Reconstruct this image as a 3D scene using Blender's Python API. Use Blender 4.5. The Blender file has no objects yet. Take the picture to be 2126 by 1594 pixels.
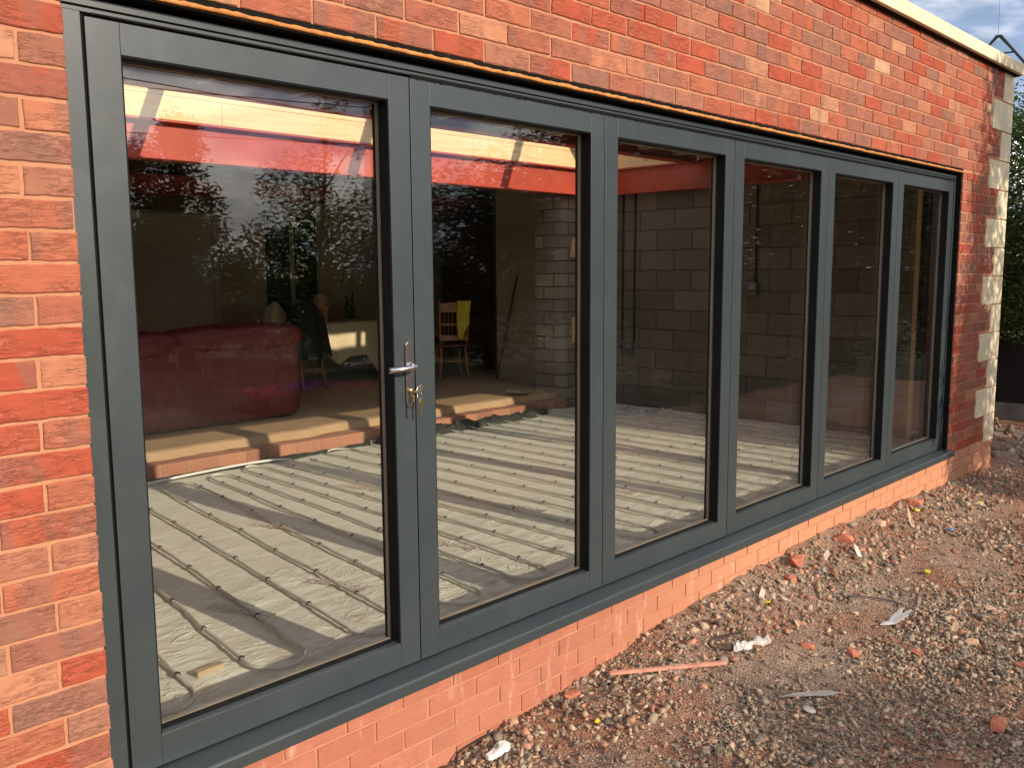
import bpy, bmesh, math, random
import numpy as np
from mathutils import Vector, Matrix, Quaternion, noise
S = bpy.context.scene
COL = S.collection
R = math.radians
random.seed(7); rng = np.random.default_rng(7)

# ------------------------------------------------------------------ camera
yaw, pitch, roll = 0.795, -0.1265, -0.0069
fw = Vector((math.sin(yaw)*math.cos(pitch), math.cos(yaw)*math.cos(pitch), math.sin(pitch)))
rt0 = Vector((math.cos(yaw), -math.sin(yaw), 0)); up0 = rt0.cross(fw)
rt = rt0*math.cos(roll)+up0*math.sin(roll); up = -rt0*math.sin(roll)+up0*math.cos(roll)
cd = bpy.data.cameras.new('camera'); cam = bpy.data.objects.new('camera', cd); COL.objects.link(cam)
m = Matrix((rt, up, -fw)).transposed().to_4x4(); m.translation = Vector((-0.9441, -2.47, 1.4678))
cam.matrix_world = m
cd.sensor_width = 36; cd.lens = 36*1848.7/2126; cd.clip_start = 0.02; cd.clip_end = 500
S.camera = cam
# ------------------------------------------------------------------ sky, sun, exposure
SUN = Vector((0.08, -1.0, 0.405)).normalized()
wd = bpy.data.worlds.new('World'); S.world = wd; wd.use_nodes = True
nt = wd.node_tree; nt.nodes.clear()
o = nt.nodes.new('ShaderNodeOutputWorld'); bg = nt.nodes.new('ShaderNodeBackground')
sky = nt.nodes.new('ShaderNodeTexSky'); sky.sky_type = 'NISHITA'; sky.sun_disc = False
sky.sun_elevation = math.asin(SUN.z); sky.sun_rotation = math.atan2(SUN.x, SUN.y)
sky.air_density = 1.0; sky.dust_density = 1.2; sky.ozone_density = 1.5
tc = nt.nodes.new('ShaderNodeTexCoord'); mp = nt.nodes.new('ShaderNodeMapping')
mp.inputs['Scale'].default_value = (1.0, 1.0, 2.6); mp.inputs['Location'].default_value = (0.35, 0.1, 0.2)
n1 = nt.nodes.new('ShaderNodeTexNoise'); n1.inputs['Scale'].default_value = 3.1; n1.inputs['Detail'].default_value = 9; n1.inputs['Roughness'].default_value = 0.58
n1.inputs['Distortion'].default_value = 0.35
cr = nt.nodes.new('ShaderNodeValToRGB'); cr.color_ramp.elements[0].position = 0.36; cr.color_ramp.elements[1].position = 0.56
mx = nt.nodes.new('ShaderNodeMix'); mx.data_type = 'RGBA'
n2 = nt.nodes.new('ShaderNodeTexNoise'); n2.inputs['Scale'].default_value = 5.0; n2.inputs['Detail'].default_value = 6
cr2 = nt.nodes.new('ShaderNodeValToRGB')
cr2.color_ramp.elements[0].position = 0.46; cr2.color_ramp.elements[0].color = (3.6, 4.3, 6.8, 1)
cr2.color_ramp.elements[1].position = 0.57; cr2.color_ramp.elements[1].color = (18, 17, 16.2, 1)
L = nt.links.new
L(tc.outputs['Generated'], mp.inputs['Vector']); L(mp.outputs[0], n1.inputs['Vector']); L(mp.outputs[0], n2.inputs['Vector'])
L(n1.outputs['Fac'], cr.inputs[0]); L(n2.outputs['Fac'], cr2.inputs[0])
L(cr.outputs[0], mx.inputs[0]); L(sky.outputs[0], mx.inputs[6]); L(cr2.outputs[0], mx.inputs[7])
L(mx.outputs[2], bg.inputs[0]); bg.inputs[1].default_value = 0.125; L(bg.outputs[0], o.inputs[0])
sl = bpy.data.lights.new('sun', 'SUN'); sl.energy = 4.5; sl.angle = R(0.55); sl.color = (1.0, 0.86, 0.69)
so = bpy.data.objects.new('sun', sl); COL.objects.link(so); so.location = (2, -20, 12)
so.rotation_euler = (-SUN).to_track_quat('-Z', 'Y').to_euler()
S.view_settings.view_transform = 'Standard'; S.view_settings.look = 'None'
S.view_settings.exposure = 0.12; S.view_settings.gamma = 1.0
S.render.engine = 'CYCLES'
S.cycles.transparent_max_bounces = 40; S.cycles.max_bounces = 10; S.cycles.diffuse_bounces = 5

# ------------------------------------------------------------------ material helpers
MATS = {}
class NT:
    def __init__(s, name):
        s.m = bpy.data.materials.new(name); s.m.use_nodes = True; s.t = s.m.node_tree
        s.b = s.t.nodes['Principled BSDF']; s.out = s.t.nodes['Material Output']
    def n(s, t, **k):
        nd = s.t.nodes.new(t)
        for a, v in k.items():
            if hasattr(nd, a): setattr(nd, a, v)
        return nd
    def l(s, a, b): s.t.links.new(a, b)
    def noise(s, scale, detail=4, rough=0.55, dist=0, vec=None, sc=None):
        nd = s.n('ShaderNodeTexNoise'); nd.inputs['Scale'].default_value = scale; nd.inputs['Detail'].default_value = detail
        nd.inputs['Roughness'].default_value = rough; nd.inputs['Distortion'].default_value = dist
        if vec is None: vec = s.obj()
        if sc:
            mp = s.n('ShaderNodeMapping'); mp.inputs['Scale'].default_value = sc; s.l(vec, mp.inputs['Vector']); vec = mp.outputs[0]
        s.l(vec, nd.inputs['Vector']); return nd.outputs['Fac']
    def obj(s):
        if not hasattr(s, '_o'): s._o = s.n('ShaderNodeTexCoord').outputs['Object']
        return s._o
    def ramp(s, fac, stops, interp='LINEAR'):
        nd = s.n('ShaderNodeValToRGB'); e = nd.color_ramp.elements; nd.color_ramp.interpolation = interp
        while len(e) < len(stops): e.new(0.5)
        for i, (p, c) in enumerate(stops):
            e[i].position = p; e[i].color = (c[0], c[1], c[2], 1) if not isinstance(c, (int, float)) else (c, c, c, 1)
        s.l(fac, nd.inputs[0]); return nd.outputs[0]
    def mix(s, fac, a, b, mode='MIX'):
        nd = s.n('ShaderNodeMix'); nd.data_type = 'RGBA'; nd.blend_type = mode
        for i, v in ((0, fac), (6, a), (7, b)):
            if isinstance(v, (int, float)): nd.inputs[i].default_value = v
            elif isinstance(v, tuple): nd.inputs[i].default_value = (v[0], v[1], v[2], 1)
            else: s.l(v, nd.inputs[i])
        return nd.outputs[2]
    def math(s, op, a, b=0.0, c=0.0):
        nd = s.n('ShaderNodeMath'); nd.operation = op
        for i, v in ((0, a), (1, b), (2, c)):
            if isinstance(v, (int, float)): nd.inputs[i].default_value = v
            else: s.l(v, nd.inputs[i])
        return nd.outputs[0]
    def bump(s, h, dist=0.01, strength=1.0, prev=None):
        nd = s.n('ShaderNodeBump'); nd.inputs['Distance'].default_value = dist; nd.inputs['Strength'].default_value = strength
        s.l(h, nd.inputs['Height'])
        if prev is not None: s.l(prev, nd.inputs['Normal'])
        s.l(nd.outputs[0], s.b.inputs['Normal']); return nd.outputs[0]
    def base(s, v):
        if isinstance(v, tuple): s.b.inputs['Base Color'].default_value = (v[0], v[1], v[2], 1)
        else: s.l(v, s.b.inputs['Base Color'])
    def rough(s, v):
        if isinstance(v, (int, float)): s.b.inputs['Roughness'].default_value = v
        else: s.l(v, s.b.inputs['Roughness'])
    def attr(s, name):
        nd = s.n('ShaderNodeAttribute'); nd.attribute_name = name; return nd
    def sep(s, v):
        nd = s.n('ShaderNodeSeparateColor'); s.l(v, nd.inputs[0]); return nd.outputs

def simple(name, c, rough=0.6, var=0.25, scale=8, metal=0, bump=0.0, bscale=60, spec=None, sc=None):
    t = NT(name)
    f = t.noise(scale, 5, sc=sc)
    t.base(t.mix(t.ramp(f, [(0.3, 0.0), (0.7, 1.0)]), tuple(x*(1-var) for x in c), tuple(min(1, x*(1+var)) for x in c)))
    t.rough(rough); t.b.inputs['Metallic'].default_value = metal
    if spec is not None: t.b.inputs['Specular IOR Level'].default_value = spec
    if bump: t.bump(t.noise(bscale, 4), bump)
    return t.m

def brick_mat(name, stops, dark, sand=0.0, crease=0.0017):
    t = NT(name)
    a = t.attr('rnd'); r = t.sep(a.outputs['Color'])
    uvw = t.n('ShaderNodeVectorMath'); uvw.operation = 'ADD'
    off = t.n('ShaderNodeVectorMath'); off.operation = 'SCALE'; t.l(a.outputs['Color'], off.inputs[0]); off.inputs['Scale'].default_value = 7.0
    t.l(t.obj(), uvw.inputs[0]); t.l(off.outputs[0], uvw.inputs[1]); V = uvw.outputs[0]
    col = t.ramp(r[0], stops)
    # banded firing patches, vertical boundaries
    band = t.noise(9, 1, 0.4, 0, V, (1.0, 1.0, 0.25))
    bandm = t.ramp(band, [(0.50, 0.0), (0.56, 1.0)])
    use = t.math('GREATER_THAN', r[1], 0.45)
    col = t.mix(t.math('MULTIPLY', t.math('MULTIPLY', bandm, use), 0.50), col, dark)
    fine = t.noise(34, 6, 0.65, 0.3, V, (0.5, 1, 1.7))
    col = t.mix(0.55, col, t.mix(fine, (0.45, 0.42, 0.42), (1.5, 1.5, 1.5)), 'MULTIPLY')
    # drag-wire creases
    cz = t.noise(46, 3, 0.6, 0.9, V, (0.38, 1, 2.1))
    crease_m = t.ramp(t.math('ABSOLUTE', t.math('SUBTRACT', cz, 0.5)), [(0.0, 0.0), (0.05, 1.0)])
    area = t.ramp(t.noise(11, 2, 0.5, 0, V), [(0.38, 0.0), (0.55, 1.0)])
    cm = t.math('MAXIMUM', crease_m, t.math('SUBTRACT', 1.0, area))
    pits = t.n('ShaderNodeTexVoronoi'); pits.inputs['Scale'].default_value = 95; t.l(V, pits.inputs['Vector'])
    pm = t.ramp(pits.outputs['Distance'], [(0.06, 0.0), (0.16, 1.0)])
    pr = t.math('GREATER_THAN', t.noise(30, 1, 0.5, 0, V), 0.56)
    pm = t.math('MAXIMUM', pm, t.math('SUBTRACT', 1.0, pr))
    col = t.mix(t.math('MULTIPLY', t.math('SUBTRACT', 1.0, pm), 0.7), col, (0.06, 0.03, 0.022))
    if crease: col = t.mix(t.math('MULTIPLY', t.math('SUBTRACT', 1.0, cm), 0.10), col, (0.20, 0.07, 0.045)); lt = t.ramp(t.math('ABSOLUTE', t.math('SUBTRACT', cz, 0.56)), [(0.0, 0.35), (0.03, 0.0)]); col = t.mix(t.math('MULTIPLY', lt, area), col, (0.52, 0.25, 0.165))
    # mortar smears
    sm = t.ramp(t.noise(14, 5, 0.7, 0.6, None, (1, 1, 1.6)), [(0.60, 0.0), (0.74, 0.55)])
    col = t.mix(sm, col, (0.47, 0.23, 0.145))
    if sand:
        sx = t.n('ShaderNodeSeparateXYZ'); t.l(t.obj(), sx.inputs[0])
        edge = t.math('ADD', sx.outputs[2], t.math('MULTIPLY', t.noise(3.0, 6, 0.7), 0.5))
        col = t.mix(t.math('MULTIPLY', t.ramp(edge, [(0.0, 1.0), (0.22, 0.35)]), sand), col, (0.54, 0.27, 0.165))
        film = t.math('MULTIPLY', t.ramp(t.math('ADD', t.math('MULTIPLY', sx.outputs[0], 0.35), t.math('ADD', 0.35, t.math('MULTIPLY', t.noise(2.5, 5, 0.7), 0.5))), [(0.2, 0.0), (0.75, 0.8)]), 1.0)
        col = t.mix(film, col, (0.56, 0.27, 0.15))
        run = t.ramp(t.noise(5, 4, 0.7, 0.2, None, (3.0, 1, 0.6)), [(0.57, 0.0), (0.70, 0.6)])
        col = t.mix(run, col, (0.66, 0.42, 0.31))
    t.base(col); t.rough(0.85); t.b.inputs['Specular IOR Level'].default_value = 0.25
    h = t.math('ADD', t.math('MULTIPLY', fine, 0.5), t.math('MULTIPLY', cm, 0.8 if crease else 0.1))
    h = t.math('ADD', h, t.math('MULTIPLY', pm, 0.5))
    t.bump(h, crease if crease else 0.0012)
    return t.m

M = {}
M['brick'] = brick_mat('facing brick', [(0.0, (0.40, 0.088, 0.044)), (0.2, (0.35, 0.068, 0.035)), (0.4, (0.40, 0.125, 0.066)), (0.58, (0.34, 0.112, 0.066)),
                                        (0.76, (0.265, 0.118, 0.080)), (0.9, (0.43, 0.160, 0.088)), (0.97, (0.46, 0.22, 0.125)), (1.0, (0.52, 0.33, 0.19))], (0.22, 0.118, 0.085))
M['plinth'] = brick_mat('plinth brick', [(0, (0.36, 0.115, 0.07)), (0.5, (0.40, 0.14, 0.09)), (1, (0.32, 0.10, 0.062))], (0.32, 0.11, 0.075), sand=0.5, crease=0)
t = NT('mortar'); f = t.noise(9, 5); g = t.noise(170, 3, 0.7)
c = t.mix(t.ramp(f, [(0.3, 0.), (0.7, 1.)]), (0.43, 0.190, 0.098), (0.51, 0.245, 0.135))
t.base(t.mix(0.4, c, t.mix(g, (0.5, 0.5, 0.5), (1.45, 1.45, 1.45)), 'MULTIPLY')); t.rough(0.95); t.bump(t.math('ADD', g, t.math('MULTIPLY', t.noise(25, 5), 2)), 0.002); M['mortar'] = t.m
t = NT('coping stone'); g = t.noise(90, 4, 0.7); t.base(t.mix(t.ramp(t.noise(5, 6, 0.65), [(0.3, 0.), (0.75, 1.)]), (0.66, 0.56, 0.36), (0.78, 0.69, 0.47))); t.rough(0.85); t.bump(g, 0.0012); M['stone'] = t.m
# anthracite powder coat with faint smudges
t = NT('anthracite powder coat'); f = t.noise(3.2, 6, 0.65, 0.4); sm = t.ramp(f, [(0.45, 0.), (0.72, 1.)])
du = t.ramp(t.noise(1.3, 5, 0.6, 0, None, (1, 1, 2.2)), [(0.35, 0.), (0.7, 1.)])
t.base(t.mix(t.math('MULTIPLY', du, 0.35), (0.034, 0.046, 0.050), (0.050, 0.062, 0.064))); t.rough(t.mix(sm, (0.32,)*3, (0.46,)*3))
t.b.inputs['Specular IOR Level'].default_value = 0.6
sp = t.n('ShaderNodeTexNoise'); sp.inputs['Scale'].default_value = 900; t.l(t.obj(), sp.inputs['Vector']); t.bump(sp.outputs[0], 0.0002, 0.5); M['frame'] = t.m
M['black'] = simple('black rubber', (0.007, 0.007, 0.007), 0.8, 0.2, spec=0.15)
M['blackmatt'] = simple('black dpc and shade', (0.010, 0.009, 0.008), 0.9, 0.3, bump=0.001, spec=0.1)
M['spacer'] = simple('warm edge spacer', (0.20, 0.16, 0.12), 0.6, 0.1)
M['foam'] = simple('orange sealing mastic', (0.50, 0.20, 0.05), 0.85, 0.3, 30, bump=0.003, bscale=90)
M['steel'] = simple('brushed steel', (0.62, 0.59, 0.58), 0.22, 0.08, 90, metal=1, sc=(1, 1, 0.05))
M['plate'] = simple('dark steel plate', (0.20, 0.185, 0.18), 0.35, 0.1, 60, metal=0.9)
M['brass'] = simple('brass', (0.80, 0.58, 0.22), 0.25, 0.1, metal=1)
M['nickel'] = simple('nickel', (0.62, 0.56, 0.45), 0.3, 0.1, metal=1)
# glass pane: thin clear sheet, Fresnel reflection on each face
t = NT('clear glass'); t.t.nodes.remove(t.b)
geo = t.n('ShaderNodeNewGeometry'); dp = t.n('ShaderNodeVectorMath'); dp.operation = 'DOT_PRODUCT'
bp = t.n('ShaderNodeBump'); bp.inputs['Distance'].default_value = 0.00018; bp.inputs['Strength'].default_value = 1.0
t.l(t.noise(2.2, 2, 0.4), bp.inputs['Height'])
t.l(geo.outputs['Normal'], dp.inputs[0]); t.l(geo.outputs['Incoming'], dp.inputs[1])
ca = t.math('ABSOLUTE', dp.outputs['Value']); fr = t.math('ADD', 0.033, t.math('MULTIPLY', 0.955, t.math('POWER', t.math('SUBTRACT', 1.0, ca), 5.0)))
tr = t.n('ShaderNodeBsdfTransparent'); tr.inputs[0].default_value = (0.985, 0.993, 0.988, 1)
gl = t.n('ShaderNodeBsdfGlossy'); gl.inputs['Roughness'].default_value = 0.0; gl.inputs[0].default_value = (1, 1, 1, 1); t.l(bp.outputs[0], gl.inputs['Normal'])
mxs = t.n('ShaderNodeMixShader'); t.l(fr, mxs.inputs[0]); t.l(tr.outputs[0], mxs.inputs[1]); t.l(gl.outputs[0], mxs.inputs[2]); t.l(mxs.outputs[0], t.out.inputs[0]); M['glass'] = t.m
# soil
t = NT('red soil and grit'); g = t.noise(120, 5, 0.75); f = t.noise(1.7, 6, 0.6); f2 = t.noise(9, 6, 0.7)
c = t.mix(t.ramp(f2, [(0.3, 0.), (0.7, 1.)]), (0.27, 0.125, 0.072), (0.38, 0.20, 0.125))
c = t.mix(t.ramp(f, [(0.42, 0.), (0.6, 1.)]), c, (0.33, 0.235, 0.17))
vo = t.n('ShaderNodeTexVoronoi'); vo.inputs['Scale'].default_value = 110; t.l(t.obj(), vo.inputs['Vector'])
c = t.mix(0.6, c, t.mix(t.sep(vo.outputs['Color'])[0], (0.45, 0.42, 0.4), (1.5, 1.5, 1.5)), 'MULTIPLY')
t.base(c); t.rough(0.95); t.b.inputs['Specular IOR Level'].default_value = 0.15
t.bump(t.math('ADD', g, t.math('MULTIPLY', vo.outputs['Distance'], -1.2)), 0.007); M['soil'] = t.m
t = NT('rubble stone'); a = t.attr('rnd'); v = t.n('ShaderNodeTexNoise'); v.inputs['Scale'].default_value = 60; v.inputs['Detail'].default_value = 5; t.l(t.obj(), v.inputs['Vector'])
t.base(t.mix(0.6, a.outputs['Color'], t.mix(v.outputs['Fac'], (0.5, 0.48, 0.46), (1.5, 1.5, 1.5)), 'MULTIPLY')); t.rough(0.9); t.b.inputs['Specular IOR Level'].default_value = 0.2; M['stones'] = t.m
M['frag'] = simple('broken brick', (0.46, 0.155, 0.085), 0.9, 0.3, 30, bump=0.004)
M['frag2'] = simple('broken mortar', (0.52, 0.33, 0.21), 0.95, 0.25, 30, bump=0.004)
M['grass'] = simple('lawn', (0.034, 0.042, 0.012), 0.9, 0.5, 0.9, bump=0.02, bscale=40)
def leafm(name, c, var=0.4, trans=0.25, rough=0.45):
    t = NT(name); a = t.attr('rnd'); s_ = t.sep(a.outputs['Color'])[0]
    t.base(t.mix(s_, tuple(x*(1-var) for x in c), (c[0]*1.5, c[1]*1.35, c[2]*1.1))); t.rough(rough); t.b.inputs['Specular IOR Level'].default_value = 0.25
    tl = t.n('ShaderNodeBsdfTranslucent'); tl.inputs[0].default_value = (c[0]*2.2, c[1]*2.4, c[2]*0.9, 1)
    mm = t.n('ShaderNodeMixShader'); mm.inputs[0].default_value = trans
    t.l(t.b.outputs[0], mm.inputs[1]); t.l(tl.outputs[0], mm.inputs[2]); t.l(mm.outputs[0], t.out.inputs[0]); return t.m
M['leaf'] = leafm('leaf mid green', (0.050, 0.078, 0.018), trans=0.2)
M['leafdark'] = leafm('leaf dark green', (0.020, 0.032, 0.010), trans=0.06, rough=0.6)
M['leaflight'] = leafm('leaf yellow green', (0.12, 0.15, 0.03), trans=0.35)
M['conifer'] = leafm('conifer green', (0.028, 0.036, 0.014), trans=0.05, rough=0.7)
M['pink'] = simple('pink petals', (0.75, 0.06, 0.22), 0.6, 0.3)
M['purple'] = simple('purple petals', (0.35, 0.08, 0.45), 0.6, 0.3)
M['bark'] = simple('bark', (0.10, 0.07, 0.045), 0.9, 0.4, 20, bump=0.01)
M['fence'] = simple('dark creosoted boards', (0.014, 0.010, 0.008), 0.85, 0.4, 6, bump=0.002, sc=(1, 1, 0.1))
M['concrete'] = simple('weathered concrete', (0.20, 0.17, 0.14), 0.9, 0.3, 5, bump=0.004)
# interior
t = NT('silver grey polythene membrane'); w = t.noise(7, 4, 0.55, 0.8, None, (0.55, 2.0, 1)); w2 = t.noise(24, 5, 0.6, 1.4, None, (0.42, 1.5, 1)); st = t.noise(4, 6, 0.7)
big = t.ramp(t.noise(1.1, 3), [(0.35, 0.25), (0.6, 1.0)])
c = t.mix(t.ramp(w, [(0.35, 0.), (0.65, 1.)]), (0.76, 0.71, 0.57), (0.86, 0.81, 0.66))
sx = t.n('ShaderNodeSeparateXYZ'); t.l(t.obj(), sx.inputs[0])
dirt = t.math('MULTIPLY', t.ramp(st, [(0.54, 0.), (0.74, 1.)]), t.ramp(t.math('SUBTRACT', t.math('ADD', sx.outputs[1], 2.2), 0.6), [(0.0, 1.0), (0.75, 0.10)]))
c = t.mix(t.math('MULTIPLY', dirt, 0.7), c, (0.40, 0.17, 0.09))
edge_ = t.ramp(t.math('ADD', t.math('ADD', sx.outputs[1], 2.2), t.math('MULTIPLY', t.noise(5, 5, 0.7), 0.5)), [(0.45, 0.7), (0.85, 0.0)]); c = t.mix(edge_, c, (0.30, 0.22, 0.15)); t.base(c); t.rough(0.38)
w3 = t.noise(5.5, 2, 0.5, 2.2, None, (0.5, 1.6, 1)); fold = t.ramp(t.math('ABSOLUTE', t.math('SUBTRACT', w3, 0.5)), [(0.0, 1.0), (0.045, 0.0)])
frontz = t.ramp(t.math('MULTIPLY', t.math('ADD', sx.outputs[1], 2.2), 0.4), [(0.15, 1.0), (0.75, 0.25)])
hh = t.math('ADD', t.math('ADD', t.math('MULTIPLY', w, 1.2), t.math('MULTIPLY', w2, 0.3)), t.math('MULTIPLY', fold, 0.55))
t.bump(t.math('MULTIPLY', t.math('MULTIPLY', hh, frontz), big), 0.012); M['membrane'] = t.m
M['print'] = simple('faded purple print', (0.58, 0.45, 0.41), 0.5, 0.35, 25)
M['pipe'] = simple('grey white plastic pipe', (0.66, 0.62, 0.53), 0.35, 0.12, 15)
M['pipewhite'] = simple('white plastic pipe', (0.80, 0.77, 0.70), 0.3, 0.05, 15)
t = NT('sealed concrete slab'); f = t.noise(2.2, 6, 0.6); t.base(t.mix(f, (0.34, 0.20, 0.10), (0.56, 0.36, 0.20))); t.rough(0.7); t.bump(t.noise(40, 5), 0.003); M['slab'] = t.m
M['redoxide'] = simple('red oxide paint', (0.40, 0.060, 0.030), 0.42, 0.12, 4)
t = NT('planed pine'); gr = t.noise(5, 4, 0.6, 0.5, None, (0.35, 1, 9)); kn = t.n('ShaderNodeTexVoronoi'); kn.inputs['Scale'].default_value = 3.2; t.l(t.obj(), kn.inputs['Vector'])
c = t.mix(t.ramp(gr, [(0.3, 0.), (0.7, 1.)]), (0.66, 0.42, 0.19), (0.76, 0.54, 0.28)); c = t.mix(t.ramp(kn.outputs['Distance'], [(0.03, 0.75), (0.09, 0.)]), c, (0.33, 0.13, 0.05))
t.base(c); t.rough(0.6); M['pine'] = t.m
M['oldtimber'] = simple('rough joist timber', (0.42, 0.31, 0.18), 0.8, 0.2, 6, sc=(0.4, 4, 4))
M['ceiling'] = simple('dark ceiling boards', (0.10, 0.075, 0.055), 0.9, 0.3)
def blockmat(name, cb, cm_, sx_, sz_):
    t = NT(name); br = t.n('ShaderNodeTexBrick'); mp_ = t.n('ShaderNodeMapping')
    cx = t.n('ShaderNodeSeparateXYZ'); t.l(t.obj(), cx.inputs[0]); cc = t.n('ShaderNodeCombineXYZ')
    t.l(t.math('ADD', cx.outputs[0], cx.outputs[1]), cc.inputs[0]); t.l(cx.outputs[2], cc.inputs[1])
    nd = t.n('ShaderNodeVectorMath'); nd.operation = 'ADD'; t.l(cc.outputs[0], nd.inputs[0])
    nn = t.n('ShaderNodeTexNoise'); nn.inputs['Scale'].default_value = 6; t.l(t.obj(), nn.inputs['Vector'])
    sc_ = t.n('ShaderNodeVectorMath'); sc_.operation = 'SCALE'; t.l(nn.outputs['Color'], sc_.inputs[0]); sc_.inputs['Scale'].default_value = 0.022; t.l(sc_.outputs[0], nd.inputs[1])
    t.l(nd.outputs[0], br.inputs['Vector']); br.inputs['Scale'].default_value = 1.0
    br.inputs['Brick Width'].default_value = sx_; br.inputs['Row Height'].default_value = sz_; br.inputs['Mortar Size'].default_value = 0.008
    br.inputs['Color1'].default_value = (*[x*0.75 for x in cb], 1); br.inputs['Color2'].default_value = (*[x*1.2 for x in cb], 1); br.inputs['Mortar'].default_value = (*cm_, 1); br.inputs['Mortar Smooth'].default_value = 0.3
    g = t.noise(45, 5, 0.7); t.base(t.mix(0.5, br.outputs['Color'], t.mix(g, (0.5,)*3, (1.5,)*3), 'MULTIPLY')); t.rough(0.95)
    t.bump(t.math('SUBTRACT', t.math('MULTIPLY', g, 0.5), br.outputs['Fac']), 0.006); return t.m
M['block'] = blockmat('concrete block', (0.165, 0.130, 0.095), (0.10, 0.058, 0.035), 0.46, 0.2215)
M['pierblock'] = blockmat('pier blocks', (0.30, 0.24, 0.18), (0.12, 0.06, 0.035), 0.30, 0.145)
M['edgebrick'] = blockmat('slab edge bricks', (0.46, 0.20, 0.12), (0.42, 0.28, 0.18), 0.24, 0.30)
M['plaster'] = simple('beige plaster', (0.42, 0.33, 0.20), 0.9, 0.12, 2)
M['whitewood'] = simple('cream painted wood', (0.50, 0.43, 0.31), 0.55, 0.08)
M['darkwood'] = simple('dark stained wood', (0.09, 0.035, 0.018), 0.5, 0.3, 5, sc=(3, 3, 0.3))
M['darkglass'] = simple('unlit window glass', (0.008, 0.011, 0.008), 0.7, 0.2, spec=0.1)
t = NT('burgundy leather'); g = t.noise(7, 5, 0.6, 0.5); t.base(t.mix(g, (0.115, 0.009, 0.010), (0.185, 0.017, 0.017))); t.rough(0.38); vv = t.n('ShaderNodeTexVoronoi'); vv.inputs['Scale'].default_value = 220; t.l(t.obj(), vv.inputs['Vector']); t.bump(t.math('ADD', t.math('MULTIPLY', g, 6), t.math('MULTIPLY', vv.outputs['Distance'], 0.3)), 0.005); M['leather'] = t.m
M['cloth'] = simple('cream dust sheet', (0.62, 0.50, 0.31), 0.95, 0.1, 6, bump=0.003)
M['blackcloth'] = simple('black coat cloth', (0.010, 0.010, 0.011), 0.9, 0.2)
M['yellowcloth'] = simple('yellow duster', (0.72, 0.60, 0.06), 0.9, 0.15, bump=0.003)
M['chairwood'] = simple('varnished chair wood', (0.36, 0.15, 0.045), 0.35, 0.3, 12)
M['cushion'] = simple('dark red seat', (0.14, 0.04, 0.025), 0.8, 0.2)
M['lampshade'] = simple('cream lampshade', (0.62, 0.45, 0.32), 0.8, 0.05)
M['polythene'] = simple('crumpled clear polythene', (0.42, 0.38, 0.34), 0.3, 0.25, 12, bump=0.01, bscale=18)
M['whiteplastic'] = simple('white plastic', (0.80, 0.78, 0.74), 0.4, 0.05)
M['greenprint'] = simple('green print', (0.10, 0.20, 0.12), 0.6, 0.2)
M['paper'] = simple('dirty paper', (0.60, 0.52, 0.43), 0.8, 0.2, 20, bump=0.003)
M['yellowplastic'] = simple('yellow plastic', (0.78, 0.68, 0.03), 0.35, 0.05)
M['blueplastic'] = simple('blue plastic', (0.03, 0.22, 0.62), 0.35, 0.05)
M['redbatten'] = simple('red painted batten', (0.55, 0.25, 0.17), 0.8, 0.35, 14)
M['card'] = simple('tan cardboard', (0.50, 0.33, 0.20), 0.85, 0.1)
M['cable'] = simple('black cable', (0.012, 0.012, 0.012), 0.45, 0.1)
M['greymetal'] = simple('galvanised steel', (0.30, 0.30, 0.29), 0.5, 0.15, 20, metal=0.6)

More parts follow.
